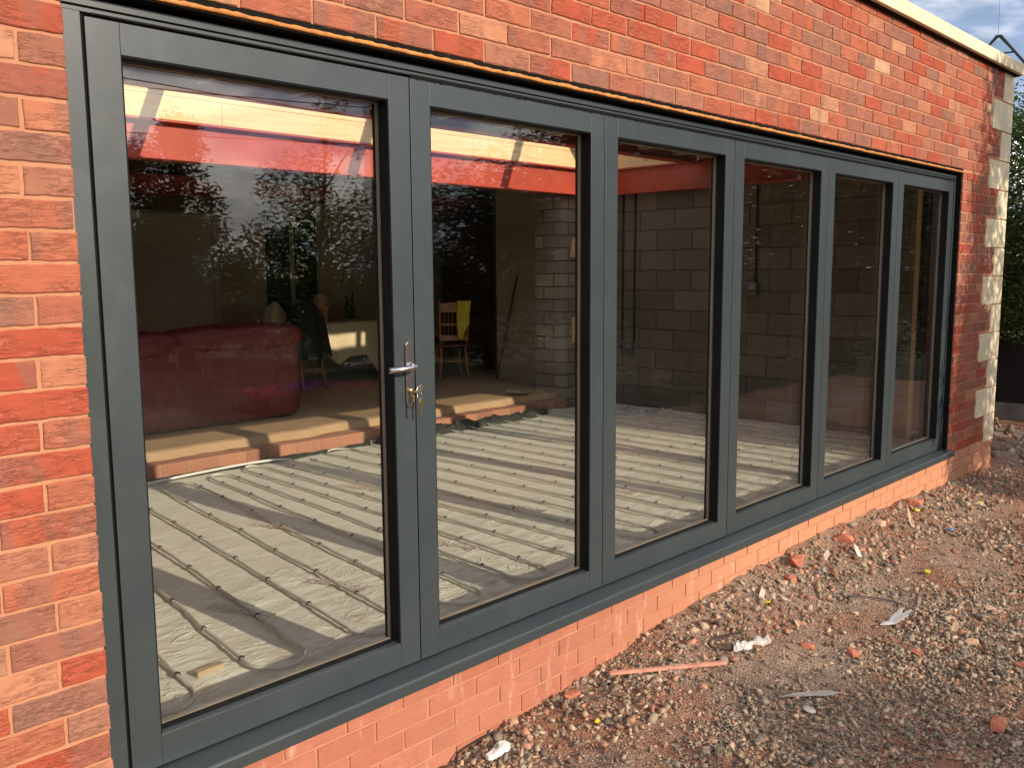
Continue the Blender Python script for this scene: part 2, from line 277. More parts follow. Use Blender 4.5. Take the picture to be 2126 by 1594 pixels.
# ------------------------------------------------------------------ mesh helpers
class MB:
    def __init__(s): s.v = []; s.f = []; s.mi = []; s.c = []
    def add(s, vs, fs, mi=0):
        b = len(s.v); s.v += [tuple(x) for x in vs]; s.f += [tuple(b+i for i in q) for q in fs]; s.mi += [mi]*len(fs); return s
    def box(s, x0, x1, y0, y1, z0, z1, mi=0, M_=None):
        vs = [Vector((x, y, z)) for x in (x0, x1) for y in (y0, y1) for z in (z0, z1)]
        if M_ is not None: vs = [M_ @ v for v in vs]
        return s.add(vs, [(0, 1, 3, 2), (4, 6, 7, 5), (0, 4, 5, 1), (2, 3, 7, 6), (0, 2, 6, 4), (1, 5, 7, 3)], mi)
    def tube(s, pts, r, n=8, mi=0, caps=True):
        pts = [Vector(p) for p in pts]; rs = r if isinstance(r, (list, tuple)) else [r]*len(pts)
        b = len(s.v); ref = None
        for i, p in enumerate(pts):
            d = (pts[min(i+1, len(pts)-1)]-pts[max(i-1, 0)]).normalized()
            if ref is None: ref = d.orthogonal().normalized()
            ref = (ref-d*ref.dot(d))
            ref = ref.normalized() if ref.length > 1e-5 else d.orthogonal().normalized()
            q = d.cross(ref)
            for k in range(n):
                a = 2*math.pi*k/n; s.v.append(tuple(p+(ref*math.cos(a)+q*math.sin(a))*rs[i]))
        fs = []
        for i in range(len(pts)-1):
            for k in range(n):
                k2 = (k+1) % n; fs.append((b+i*n+k, b+i*n+k2, b+(i+1)*n+k2, b+(i+1)*n+k))
        if caps: fs.append(tuple(b+k for k in range(n-1, -1, -1))); fs.append(tuple(b+(len(pts)-1)*n+k for k in range(n)))
        s.f += fs; s.mi += [mi]*len(fs); return s
    def prism(s, poly, y0, y1, mi=0, M_=None):   # poly in (x,z), extruded in y
        n = len(poly); vs = [Vector((x, y0, z)) for x, z in poly]+[Vector((x, y1, z)) for x, z in poly]
        if M_ is not None: vs = [M_ @ v for v in vs]
        return s.add(vs, [tuple(range(n)), tuple(range(2*n-1, n-1, -1))]+[(i, i+n, (i+1) % n+n, (i+1) % n) for i in range(n)], mi)
    def lathe(s, prof, cx=0, cy=0, n=16, mi=0):
        b = len(s.v)
        for r_, z in prof:
            for k in range(n): a = 2*math.pi*k/n; s.v.append((cx+r_*math.cos(a), cy+r_*math.sin(a), z))
        fs = [(b+i*n+k, b+i*n+(k+1) % n, b+(i+1)*n+(k+1) % n, b+(i+1)*n+k) for i in range(len(prof)-1) for k in range(n)]
        s.f += fs; s.mi += [mi]*len(fs); return s
    def build(s, name, mats, parent=None, off=None, smooth=False, bevel=0, rnd=None, seg=2):
        if not isinstance(mats, (list, tuple)): mats = [mats]
        me = bpy.data.meshes.new(name)
        if off is None and parent is not None and parent.type == 'EMPTY' and not parent.get('_local'): off = parent.get('_base')
        vs = s.v
        if off is not None: ox, oy, oz = off; vs = [(x-ox, y-oy, z-oz) for x, y, z in vs]
        me.from_pydata(vs, [], s.f)
        for m_ in mats: me.materials.append(m_)
        if len(mats) > 1: me.polygons.foreach_set('material_index', s.mi)
        if smooth: me.polygons.foreach_set('use_smooth', [True]*len(me.polygons))
        if rnd is not None:
            at = me.attributes.new('rnd', 'FLOAT_COLOR', 'FACE'); at.data.foreach_set('color', np.asarray(rnd, dtype=np.float32).ravel())
        me.update()
        ob = bpy.data.objects.new(name, me); COL.objects.link(ob)
        if parent is not None: ob.parent = parent
        if bevel:
            bv = ob.modifiers.new('bevel', 'BEVEL'); bv.width = bevel; bv.segments = seg; bv.limit_method = 'ANGLE'; bv.angle_limit = R(40)
        if off is not None and parent is not None and parent.type == 'MESH': ob.location = (0, 0, 0)
        return ob

def npmesh(name, V, F, mat, parent=None, rnd=None, smooth=False):
    """V (n,3), F (m,k) arrays"""
    me = bpy.data.meshes.new(name); k = F.shape[1]
    me.vertices.add(len(V)); me.vertices.foreach_set('co', V.astype(np.float32).ravel())
    me.loops.add(F.size); me.loops.foreach_set('vertex_index', F.astype(np.int32).ravel())
    me.polygons.add(len(F)); me.polygons.foreach_set('loop_start', np.arange(0, F.size, k, dtype=np.int32))
    if smooth: me.polygons.foreach_set('use_smooth', np.ones(len(F), dtype=bool))
    me.materials.append(mat); me.update(calc_edges=True)
    if rnd is not None:
        at = me.attributes.new('rnd', 'FLOAT_COLOR', 'FACE'); at.data.foreach_set('color', rnd.astype(np.float32).ravel())
    ob = bpy.data.objects.new(name, me); COL.objects.link(ob)
    if parent is not None: ob.parent = parent
    return ob

def tag(o, label=None, cat=None, group=None, kind=None):
    if label: o['label'] = label
    if cat: o['category'] = cat
    if group: o['group'] = group
    if kind: o['kind'] = kind
    return o
def thing(name, label, cat, loc=(0, 0, 0), rotz=0, group=None, local=False):
    e = bpy.data.objects.new(name, None); COL.objects.link(e); e.location = loc; e.rotation_euler = (0, 0, rotz)
    e.empty_display_size = 0.1; e['_base'] = list(loc)
    if local: e['_local'] = 1
    return tag(e, label, cat, group)
def copy_tree(o, parent=None):
    c_ = o.copy(); COL.objects.link(c_); c_.parent = parent
    for ch in list(o.children): copy_tree(ch, c_)
    return c_
def fbm(x, y, s=1.0, o=0): return noise.fractal(Vector((x*s, y*s, o)), 0.6, 2.1, 4)

# ------------------------------------------------------------------ THE EXTENSION
W = 1.0786; BY = -0.053; XL, XR = -0.069, 6.512; XE = 7.62; XS = -1.3
ZJ, CH, BL = 0.1385, 0.0799, 0.2425
ZH = 2.192; ZTOP = 3.07
ext = thing('brick_extension', 'new red brick single storey extension with cream stone quoins and coping', 'building', (3, 0, -0.3))

def brick_field(mb, rnd, regions, z0, z1, jit=1.0, phase=0.0):
    k0 = int(math.floor((z0-ZJ)/CH)); k1 = int(math.ceil((z1-ZJ)/CH))
    for k in range(k0, k1+1):
        zb, zt = ZJ+k*CH+0.005, ZJ+(k+1)*CH-0.005
        zb, zt = max(zb, z0), min(zt, z1)
        if zt-zb < 0.018: continue
        zm = (zb+zt)/2
        offs = phase+(BL/2 if k % 2 else 0.0)+random.uniform(-.006, .006)
        spans = regions(zm)
        for (a, b_) in spans:
            i0 = int(math.floor((a-offs)/BL)); i1 = int(math.ceil((b_-offs)/BL))
            for i in range(i0-1, i1+1):
                xa, xb = offs+i*BL+0.005, offs+(i+1)*BL-0.005
                xa += random.uniform(-.0015, .0015); xb += random.uniform(-.0015, .0015)
                xa, xb = max(xa, a), min(xb, b_)
                if xb-xa < 0.03: continue
                y = BY+random.uniform(-.0018, .0012)
                dzt = random.uniform(-.0012, .0012)
                nx = max(2, int((xb-xa)/0.022)); P = []
                for j in range(nx): P.append((xa+(xb-xa)*j/nx, zb))
                for j in range(3): P.append((xb, zb+(zt-zb)*j/3))
                for j in range(nx): P.append((xb-(xb-xa)*j/nx, zt))
                for j in range(3): P.append((xa, zt-(zt-zb)*j/3))
                P = [(px+random.uniform(-1, 1)*.0014*jit, pz+random.uniform(-1, 1)*.0016*jit+dzt) for px, pz in P]
                n = len(P); cx, cz = (xa+xb)/2, (zb+zt)/2
                base = len(mb.v)
                for px, pz in P: mb.v.append((px, BY+0.012, pz))
                for px, pz in P: mb.v.append((px, y+0.0022, pz))
                for px, pz in P:
                    ix = px+(0.0028 if px < cx-0.003 else -0.0028) if abs(px-cx) > (xb-xa)/2-0.004 else px
                    iz = pz+(0.0026 if pz < cz else -0.0026) if abs(pz-cz) > (zt-zb)/2-0.004 else pz
                    mb.v.append((ix, y, iz))
                cnt = 0
                for j in range(n):
                    j2 = (j+1) % n
                    mb.f.append((base+j, base+j2, base+n+j2, base+n+j)); mb.f.append((base+n+j, base+n+j2, base+2*n+j2, base+2*n+j)); cnt += 2
                mb.f.append(tuple(base+2*n+j for j in range(n))); cnt += 1
                c_ = (random.random(), random.random(), random.random(), 1)
                rnd += [c_]*cnt; mb.mi += [0]*cnt

QZ = [3.068-0.2397*i for i in range(14)]
def quoin_left(z):
    for i in range(13):
        if QZ[i+1]-0.002 <= z <= QZ[i]: return XE-(0.25 if i % 2 == 0 else 0.50)-0.006
    return XE
def reg_main(z):
    r_ = quoin_left(z)
    if z > ZH: return [(XS, r_)]
    return [(XS, XL), (XR, r_)]
mb = MB(); rnd = []
brick_field(mb, rnd, reg_main, ZH+0.0255, ZTOP, phase=-0.064)
brick_field(mb, rnd, reg_main, -0.02, ZH+0.009, phase=-0.064)
mb.build('brick_wall', M['brick'], ext, rnd=rnd)
mb = MB(); rnd = []
brick_field(mb, rnd, lambda z: [(XS, XE)], -0.80, -0.026, jit=0.7, phase=0.10)
mb.build('plinth_wall', M['plinth'], ext, rnd=rnd)
ym = BY+0.0052
mb = MB()
mb.box(XS, XL-0.003, ym, 0.25, -0.9, ZTOP-0.002).box(XR+0.003, XE-0.003, ym, 0.25, -0.9, ZTOP-0.004)
mb.box(XL-0.003, XR+0.003, ym, 0.25, ZH, ZTOP-0.003).box(XL-0.003, XR+0.003, ym, 0.20, -0.9, -0.036)
mb.build('mortar_core', M['mortar'], ext)
# black reveal lining; black strips at the lintel stand in for shade
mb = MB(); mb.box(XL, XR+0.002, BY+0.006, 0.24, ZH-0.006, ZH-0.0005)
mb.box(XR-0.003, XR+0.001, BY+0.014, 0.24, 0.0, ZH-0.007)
mb.box(XL, XR, 0.012, 0.05, 2.1740, ZH-0.0065).box(XL-0.002, XR, BY+0.0035, BY+0.02, ZH+0.008, ZH+0.0275)  # last strip paints the shadow line above the sealant in black
mb.build('lining_and_shade_strip', M['blackmatt'], ext)
# orange sealant strip under the lintel bricks, ragged
mb = MB(); n = 420; xs = np.linspace(XL-0.01, XR+0.01, n)
top = [ZH+0.0125+0.0035*fbm(x, 0, 9)+0.002*random.uniform(-1, 1) for x in xs]; bot = [ZH-0.001+0.002*fbm(x, 3, 6) for x in xs]
vs = []
for x, a, b_ in zip(xs, top, bot):
    yy = BY-0.001+0.0015*fbm(x, 7, 12); vs += [(x, BY+0.01, b_), (x, yy, b_+0.001), (x, yy-0.0012, (a+b_)/2), (x, yy, a-0.001), (x, BY+0.01, a)]
mb.add(vs, [(i*5+j, (i+1)*5+j, (i+1)*5+j+1, i*5+j+1) for i in range(n-1) for j in range(4)])
mb.build('lintel_sealant', M['foam'], ext, smooth=True)
for i in range(13):
    x0 = XE-(0.25 if i % 2 == 0 else 0.50)
    q = MB(); q.box(x0, XE+0.006, BY-0.006, 0.12, QZ[i+1]+0.005, QZ[i]-0.003)
    q.build('quoin_stone', M['stone'], ext, bevel=0.004)
x = -1.62
while x < XE+0.01:
    x1 = min(x+0.632, XE+0.045); q = MB(); q.box(x+0.0015, x1-0.0015, -0.118, 0.30, ZTOP+0.001, 3.162); q.build('coping_stone', M['stone'], ext, bevel=0.006); x = x1
    if x1 >= XE+0.044: break
mb = MB(); mb.box(XS, XE+0.03, -0.09, 0.27, ZTOP-0.006, ZTOP-0.0005); mb.build('coping_bed', M['blackmatt'], ext)
# side walls
mb = MB(); mb.box(7.39, XE-0.004, 0.2505, 5.9, -0.9, ZTOP-0.008); mb.build('block_wall', M['block'], ext)
mb = MB(); mb.box(XS-0.2, -0.45, 0.2505, 4.2, -0.9, ZTOP-0.008); mb.build('block_wall', M['block'], ext)
q = MB(); q.box(7.37, XE+0.04, 0.302, 5.9, ZTOP+0.001, 3.158); q.build('coping_stone', M['stone'], ext, bevel=0.006)
# block pier under the beams
mb = MB(); mb.box(6.72, 7.388, 4.25, 4.66, -0.12, 2.30); mb.build('block_pier', M['pierblock'], ext, bevel=0.004)
# steel beams with timber plates
def ibeam(name, x0, x1, yf, z0, z1, wid, parent, fl=0.014):
    b = MB(); b.box(x0, x1, yf, yf+wid, z1-fl, z1); b.box(x0, x1, yf, yf+wid, z0, z0+fl); b.box(x0, x1, yf+wid/2-0.005, yf+wid/2+0.005, z0+fl, z1-fl)
    return b.build(name, M['redoxide'], parent)
ibeam('steel_beam', -0.5, 7.39, 4.125, 2.305, 2.598, 0.15, ext)
ibeam('steel_beam', -0.5, 7.24, 2.76, 2.557, 2.799, 0.13, ext)
b = MB(); b.box(7.245, 7.385, 0.26, 4.12, 2.586, 2.60).box(7.245, 7.385, 0.26, 4.12, 2.315, 2.33).box(7.305, 7.318, 0.26, 4.12, 2.33, 2.586); b.build('steel_beam', M['redoxide'], ext)
x = -0.5; i = 0
for x0, x1 in ((-0.5, 2.58), (2.583, 5.25), (5.253, 7.24)): b = MB(); b.box(x0, x1, 4.13, 4.26, 2.601, 2.772); b.build('timber_plate', M['pine'], ext)
for x0, x1 in ((-0.5, 2.35), (2.353, 4.3), (4.303, 6.2), (6.203, 7.24)): b = MB(); b.box(x0, x1, 4.128, 4.26, 2.775, 2.835); b.build('timber_plate', M['pine'], ext)
b = MB(); b.box(7.26, 7.38, 0.26, 4.12, 2.602, 2.83); b.build('timber_plate', M['pine'], ext)
for i in range(12):
    xj = -0.2+0.63*i
    if xj > 7.2: break
    b = MB(); b.box(xj, xj+0.047, 0.252, 2.74+0.05*(i % 2), 2.602, 2.80); b.build('joist', M['oldtimber'], ext)
b = MB(); b.box(-0.45, 7.39, 0.252, 0.95, 2.801, 2.845).box(-0.45, 7.39, 1.6, 2.80, 2.801, 2.845).box(-0.45, 5.5, 0.9501, 1.5999, 2.801, 2.845).box(6.25, 7.39, 0.9501, 1.5999, 2.801, 2.845); b.build('roof_deck', M['ceiling'], ext)  # unseen gap cut in the deck to let sun onto the dust sheet
# unseen bars across the rooflight opening, skewed to shape shadows on the beam
for xa, xb in ((2.10, 1.97), (4.05, 3.93), (5.95, 5.84)):
    b = MB(); d = 0.055; b.prism([(xa-d, 2.846), (xa+d, 2.846), (xa+d, 2.872), (xa-d, 2.872)], 4.24, 4.24+0.0001)
    b = MB(); vs = []
    for xx, yy in ((xa, 4.24), (xb, 2.60)):
        for dx in (-d, d):
            for zz in (2.848, 2.874): vs.append((xx+dx, yy, zz))
    b.add(vs, [(0, 2, 3, 1), (4, 5, 7, 6), (0, 1, 5, 4), (2, 6, 7, 3), (0, 4, 6, 2), (1, 3, 7, 5)]); b.build('roof_shadow_bar', M['oldtimber'], ext)
vs = []
for xx, yy in ((6.70, 4.24), (7.38, 2.60)):
    for dx in (-0.07, 0.07):
        for zz in (2.848, 2.90): vs.append((xx+dx, yy, zz))
b = MB(); b.add(vs, [(0, 2, 3, 1), (4, 5, 7, 6), (0, 1, 5, 4), (2, 6, 7, 3), (0, 4, 6, 2), (1, 3, 7, 5)]); b.build('roof_shadow_bar', M['oldtimber'], ext)
# upright stud by the right reveal
b = MB(); b.box(6.70, 6.79, 0.26, 0.35, -0.12, 2.60).box(6.80, 6.93, 0.254, 0.30, -0.12, 2.60); b.build('timber_stud', M['pine'], ext)
# sub-floor under the membrane
b = MB(); b.box(-0.45, 7.39, 0.2005, 4.2, -0.5, -0.128); b.build('sub_floor', M['concrete'], ext)

# ------------------------------------------------------------------ DOOR FRAME
df = thing('door_frame', 'anthracite grey outer frame and sill round the six glazed folding leaves', 'door frame', (3.2, 0.03, 0.0))
b = MB()
b.box(XL, 6.508, 0.003, 0.075, 2.139, 2.1505).box(XL, 6.508, 0.009, 0.075, 2.1505, 2.1535).box(XL, 6.508, -0.004, 0.075, 2.1535, 2.1735)
b.build('head_track', M['frame'], df, bevel=0.0012)
b = MB(); b.box(XL-0.02, -0.008, -0.001, 0.075, 0.018, 2.1385); b.build('jamb', M['frame'], df, bevel=0.0012)
b = MB(); b.box(6.484, 6.508, -0.001, 0.075, 0.018, 2.1385); b.build('jamb', M['frame'], df, bevel=0.0012)
b = MB(); b.box(-0.0075, 0.0035, 0.012, 0.06, 0.02, 2.138).box(6.4665, 6.4835, 0.010, 0.06, 0.02, 2.138)
for i in range(1, 6): b.box(i*W-0.012, i*W+0.012, 0.022, 0.05, 0.03, 2.127)
b.box(0, 6.47, 0.015, 0.05, 0.020, 0.028)
b.build('jamb_seal', M['black'], df)
prof = [(-0.085, -0.036), (-0.085, 0.004), (-0.079, 0.011), (0.0, 0.0215), (0.20, 0.0215), (0.20, -0.005), (-0.062, -0.012), (-0.062, -0.036)]
b = MB(); vs = [(XL-0.06, y, z) for y, z in prof]+[(6.565, y, z) for y, z in prof]; n = len(prof)
b.add(vs, [tuple(range(n-1, -1, -1)), tuple(range(n, 2*n))]+[(i, (i+1) % n, (i+1) % n+n, i+n) for i in range(n)])
b.build('sill', M['frame'], df, bevel=0.0022)
# brush seal: real bristles hanging under the track
b = MB(); x = 0.02
while x < 6.46:
    w_ = random.uniform(.0025, .005)
    short = x < W
    h_ = (random.uniform(0.004, 0.006) if short else random.uniform(.010, .0165)+0.002*fbm(x, 1, 3))
    y_ = random.uniform(-0.004, -0.001) if not short else 0.002
    b.add([(x, y_, 2.141), (x+w_, y_, 2.141), (x+w_+random.uniform(-.001, .001), y_-0.001, 2.141-h_), (x, y_-0.001, 2.141-h_*random.uniform(.8, 1))], [(0, 1, 2, 3)])
    b.add([(x, y_+.004, 2.141), (x+w_, y_+.004, 2.141), (x+w_, y_+.004, 2.141-h_), (x, y_+.004, 2.141-h_)], [(0, 1, 2, 3)])
    x += w_*0.9
b.build('brush_seal', M['black'], df)

# ------------------------------------------------------------------ SIX LEAVES
names = ['widest looking leaf nearest the camera, with the lever handle and keys', 'second glazed leaf, just right of the one with the handle',
         'third glazed leaf, block pier and red beam corner seen behind its left edge', 'fourth glazed leaf, grey socket box seen through it',
         'fifth glazed leaf, second from the far end', 'last and farthest glazed leaf, pale upright timber seen through it']
ZB, ZT, GB, GT = 0.0287, 2.1287, 0.1216, 2.0454
def make_leaf():
    e = thing('door_leaf', names[0], 'glazed door', (0, 0, ZB), 0, 'six grey framed glazed folding door leaves', local=True)
    def bx(x0, x1, z0, z1, y0, y1, nm, mt, par, bv=0.0012, off=(0, 0, ZB)):
        q = MB(); q.box(x0, x1, y0, y1, z0, z1); return q.build(nm, mt, par, off=off, bevel=bv)
    a, c_ = 0.0025, W-0.0025
    for x0, x1 in ((a, 0.0915), (W-0.0915, c_)): bx(x0, x1, ZB, ZT, 0.0, 0.084, 'stile', M['frame'], e)
    bx(0.0919, W-0.0919, ZB, GB, 0.0004, 0.084, 'bottom_rail', M['frame'], e)
    bx(0.0919, W-0.0919, GT, ZT, 0.0004, 0.084, 'top_rail', M['frame'], e)
    for y in (0.050, 0.070):
        q = MB(); q.box(0.094, W-0.094, y, y+0.004, GB+0.002, GT-0.002); q.build('glass_pane', M['glass'], e, off=(0, 0, ZB))
    g = MB(); x0, x1, z0, z1 = 0.092, W-0.092, GB+0.0005, GT-0.0005; tck = 0.004
    g.box(x0, x0+tck, 0.003, 0.0495, z0, z1).box(x1-tck, x1, 0.003, 0.0495, z0, z1).box(x0+tck, x1-tck, 0.003, 0.0495, z1-tck, z1).box(x0+tck, x1-tck, 0.030, 0.0495, z0, z0+tck)
    g.box(x0, x0+0.010, 0.0745, 0.081, z0, z1).box(x1-0.010, x1, 0.0745, 0.081, z0, z1)
    g.build('gasket', M['black'], e, off=(0, 0, ZB))
    g = MB(); x0 += 0.004; x1 -= 0.004; z0 += 0.004; z1 -= 0.004; t_ = 0.004
    g.box(x0, x0+t_, 0.0545, 0.0695, z0, z1).box(x1-t_, x1, 0.0545, 0.0695, z0, z1).box(x0+t_, x1-t_, 0.0545, 0.0695, z1-t_, z1).box(x0+t_, x1-t_, 0.0545, 0.0695, z0, z0+t_)
    g.build('spacer_bar', M['spacer'], e, off=(0, 0, ZB))
    return e
leaf0 = make_leaf()
for i in range(1, 6):
    l_ = copy_tree(leaf0); l_.location = (i*W, 0, ZB); l_['label'] = names[i]; l_['_base'] = [i*W, 0, ZB]
# handle on leaf one (part > sub-parts)
def rounded(x0, x1, z0, z1, n=8):
    r_ = (x1-x0)/2; cx = (x0+x1)/2; P = []
    for k in range(n+1): a = math.pi*k/n; P.append((cx+r_*math.cos(a), z1-r_+r_*math.sin(a)))
    for k in range(n+1): a = math.pi+math.pi*k/n; P.append((cx+r_*math.cos(a), z0+r_+r_*math.sin(a)))
    return P
HX = 1.047
q = MB(); q.prism(rounded(HX-0.0165, HX+0.0165, 0.985, 1.222), -0.0085, -0.0003)
hp = q.build('handle_plate', M['plate'], leaf0, off=(0, 0, ZB), bevel=0.0015)
q = MB(); q.tube([(HX, -0.006, 1.134), (HX, -0.040, 1.134), (HX-0.004, -0.054, 1.134), (HX-0.016, -0.060, 1.134), (HX-0.045, -0.0605, 1.133), (HX-0.125, -0.058, 1.131)], [0.0105]*2+[0.0100]*4, 14)
q.tube([(HX, -0.008, 1.134), (HX, -0.014, 1.134)], 0.0150, 16)
q.build('lever', M['steel'], hp, off=(0, 0, ZB), smooth=True)
q = MB(); q.tube([(HX, -0.004, 1.045), (HX, -0.022, 1.045)], 0.0095, 14); q.box(HX-0.005, HX+0.005, -0.020, -0.004, 1.020, 1.045)
q.build('lock_cylinder', M['brass'], hp, off=(0, 0, ZB), bevel=0.001)
q = MB(); q.tube([(HX-0.012, -0.009, 1.205), (HX-0.012, -0.012, 1.205)], 0.004, 8)
kt = thing('keys', 'small bunch of brass and nickel keys hanging from the door lock', 'keys', (HX, -0.03, 1.0))
q = MB(); q.prism([(HX+0.004, 1.036), (HX+0.026, 1.040), (HX+0.034, 1.058), (HX+0.026, 1.068), (HX+0.010, 1.062), (HX+0.003, 1.050)], -0.040, -0.0375)
q.box(HX-0.003, HX+0.004, -0.040, -0.022, 1.042, 1.048); q.build('key', M['nickel'], kt, bevel=0.0006)
ring = [(HX+0.016+0.010*math.cos(a), -0.042+0.004*math.sin(a), 1.030+0.012*math.sin(a)) for a in np.linspace(0, 2*math.pi, 16)]
q = MB(); q.tube(ring, 0.0009, 6); q.build('key_ring', M['steel'], kt, smooth=True)
q = MB(); q.prism([(HX+0.015, 1.020), (HX+0.026, 1.016), (HX+0.027, 1.004), (HX+0.023, 0.998), (HX+0.023, 0.958), (HX+0.017, 0.955), (HX+0.016, 0.998), (HX+0.011, 1.006)], -0.046, -0.0435); q.build('key', M['brass'], kt, bevel=0.0006)
q = MB(); q.prism([(HX-0.006, 1.030), (HX+0.004, 1.028), (HX+0.002, 1.008), (HX-0.004, 1.008)], -0.030, -0.0275); q.build('key', M['brass'], kt, bevel=0.0006)
q = MB(); q.tube([(HX-0.014, -0.004, 1.0), (HX-0.0155, -0.003, 0.965), (HX-0.012, -0.003, 0.945)], 0.001, 6).tube([(HX-0.012, -0.004, 1.0), (HX-0.0125, -0.003, 0.97), (HX-0.007, -0.003, 0.948)], 0.001, 6)
tag(q.build('loose_thread', M['cable'], None), 'two thin black threads hanging below the dark handle plate', 'thread')

# ------------------------------------------------------------------ FLOOR MEMBRANE AND HEATING PIPE
ZF = -0.100
nx, ny = 300, 170
xs = np.linspace(-0.44, 7.385, nx); ys = np.linspace(0.0, 1.0, ny)
V = []
for j in range(ny):
    for i in range(nx):
        x_ = xs[i]; y0 = 0.20+0.05*fbm(x_, 0, 1.6)+0.012*fbm(x_, 4, 9)
        if x_ < 0.75: y0 += 0.12*max(0, (0.75-x_))
        y_ = y0+(4.16-y0)*ys[j]
        near = math.exp(-max(0, y_-0.3)/0.9)
        rid = max(0, 0.35-abs(noise.noise(Vector((x_*3.2+y_*2, y_*8.5-x_*1.5, 3)))))**2*7
        z_ = ZF+0.005*fbm(x_, y_, 1.5)+(0.002+0.012*near)*rid*1.2*(0.3+0.7*max(0, min(1, 0.5+fbm(x_, y_, 0.9, 5))))
        if j < 3: z_ -= 0.012*(3-j)
        V.append((x_, y_, z_))
idx = np.arange(nx*ny).reshape(ny, nx)
F = np.stack([idx[:-1, :-1].ravel(), idx[:-1, 1:].ravel(), idx[1:, 1:].ravel(), idx[1:, :-1].ravel()], 1)
mem = thing('floor_membrane', 'pale creased polythene sheet covering the insulation under the heating pipes', 'floor sheet', (3.5, 2.2, ZF))
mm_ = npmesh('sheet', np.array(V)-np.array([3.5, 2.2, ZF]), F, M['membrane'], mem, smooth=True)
def text_mesh(txt, size, loc, rot, parent, mat, shear=0):
    cu = bpy.data.curves.new('t', 'FONT'); cu.body = txt; cu.size = size; cu.extrude = 0.0003; cu.offset = 0.001; cu.shear = shear
    ob = bpy.data.objects.new('t', cu); COL.objects.link(ob)
    bpy.context.view_layer.update(); dg = bpy.context.evaluated_depsgraph_get()
    me = bpy.data.meshes.new_from_object(ob.evaluated_get(dg)); bpy.data.objects.remove(ob)
    me.materials.clear(); me.materials.append(mat)
    o2 = bpy.data.objects.new('printed_word', me); COL.objects.link(o2); o2.parent = parent
    o2.location = Vector(loc)-Vector(parent['_base']); o2.rotation_euler = (0, 0, rot); return o2
for (tx, ty, sz) in ((2.45, 1.1, .13), (1.62, 1.02, .12), (1.10, 1.05, .12), (1.95, 2.15, .12), (3.3, 1.35, .13), (4.1, 1.2, .13), (2.9, 2.6, .12)):
    text_mesh('Protect', sz, (tx, ty, ZF+0.016), R(112), mem, M['print'])
# serpentine
def smooth_path(P, it=2):
    for _ in range(it):
        Q = [P[0]]
        for a, b_ in zip(P[:-1], P[1:]):
            Q.append(tuple(0.75*x+0.25*y for x, y in zip(a, b_))); Q.append(tuple(0.25*x+0.75*y for x, y in zip(a, b_)))
        Q.append(P[-1]); P = Q
    return P
PR = 0.0086; ZP = ZF+PR+0.010
def front_x(k): return 0.715+0.2435*k
def back_y(k): return 3.56+0.028*min(k, 14)-(0.12 if k < 3 else 0)
def skew(k): return 0.31 if k <= 4 else max(-0.06, 0.31-0.075*(k-4))
def row_x(k, y):
    s_ = (y-0.6)/3.0; return front_x(k)+skew(k)*max(0, s_)**0.9+0.014*fbm(k*3.7, y, 0.9)
def zz(x_, y_): return ZP+0.004*fbm(x_*2, y_*2, 1.0, 9)
def row_pts(k, y0, y1, n=34): return [(row_x(k, y), y, zz(k, y)) for y in np.linspace(y0, y1, n)]
FY = 0.66
def serp(ks, start_front=True):
    P = []; front = start_front
    for i, k in enumerate(ks):
        yb = back_y(k)
        r_ = row_pts(k, FY, yb)
        if not front: r_ = r_[::-1]
        P += r_
        if i < len(ks)-1:
            k2 = ks[i+1]; yy = yb if front else FY
            a = row_x(k, yy); c_ = row_x(k2, yy); cx = (a+c_)/2; rr = (c_-a)/2; sgn = 1 if front else -1
            ex = random.uniform(0.12, 0.17)+0.02
            for q_ in np.linspace(0.12, math.pi-0.12, 9):
                P.append((cx-rr*1.04*math.cos(q_), yy+sgn*ex*math.sin(q_)*(1), zz(cx, yy)+0.003*math.sin(q_)))
        front = not front
    return P
hp_ = thing('heating_pipe', 'pale looping floor heating pipe joined to the white feed along the step', 'pipe', (2.0, 2.0, ZF))
PA = serp(list(range(9, -3, -1)), start_front=False)
# rows run from 9 down; first point is at the back of row 9: add the feed
feed = [(-0.40, 3.60, ZP+.01), (0.5, 3.78, ZP+.012), (1.4, 3.90, ZP+.01), (2.2, 4.02, ZP+.012), (2.75, 4.05, ZP+.01), (3.02, 3.98, ZP)]
b = MB(); b.tube(PA, PR, 10); b.build('pipe_run', M['pipe'], hp_, smooth=True)
f2_ = smooth_path(feed+[PA[0]], 2); b = MB(); b.tube(f2_, PR*1.15, 10); b.build('feed_pipe', M['pipewhite'], hp_, smooth=True)
hp2 = thing('heating_pipe', 'pale looping floor heating pipe covering the floor towards the block wall', 'pipe', (4.8, 2.0, ZF))
KS = list(range(10, 27)); PB = serp(KS, start_front=False)
b = MB(); b.tube(PB, PR, 10); b.build('pipe_run', M['pipe'], hp2, smooth=True)
def clip_mesh(bb, x_, y_, z_, ang):
    ca_, sa_ = math.cos(ang), math.sin(ang); pts = []
    for a in np.linspace(-0.3, math.pi+0.3, 9):
        r_ = PR+0.003; u_ = r_*math.cos(a); pts.append((x_+u_*ca_, y_+u_*sa_, z_+r_*math.sin(a)))
    bb.tube(pts, 0.0028, 5)
    bb.box(x_-0.004, x_+0.004, y_-0.006, y_+0.006, z_+PR-0.0005, z_+PR+0.005)
cands = []
for k in range(-2, 27):
    y = 0.72+(k*0.37 % 0.42)
    while y < back_y(k)-0.05:
        cands.append(((row_x(k, y)+0.94)**2+(y+2.47)**2, k, y)); y += random.uniform(0.40, 0.50)
cands.sort(); nA = nB = 0; rest = {0: MB(), 1: MB()}
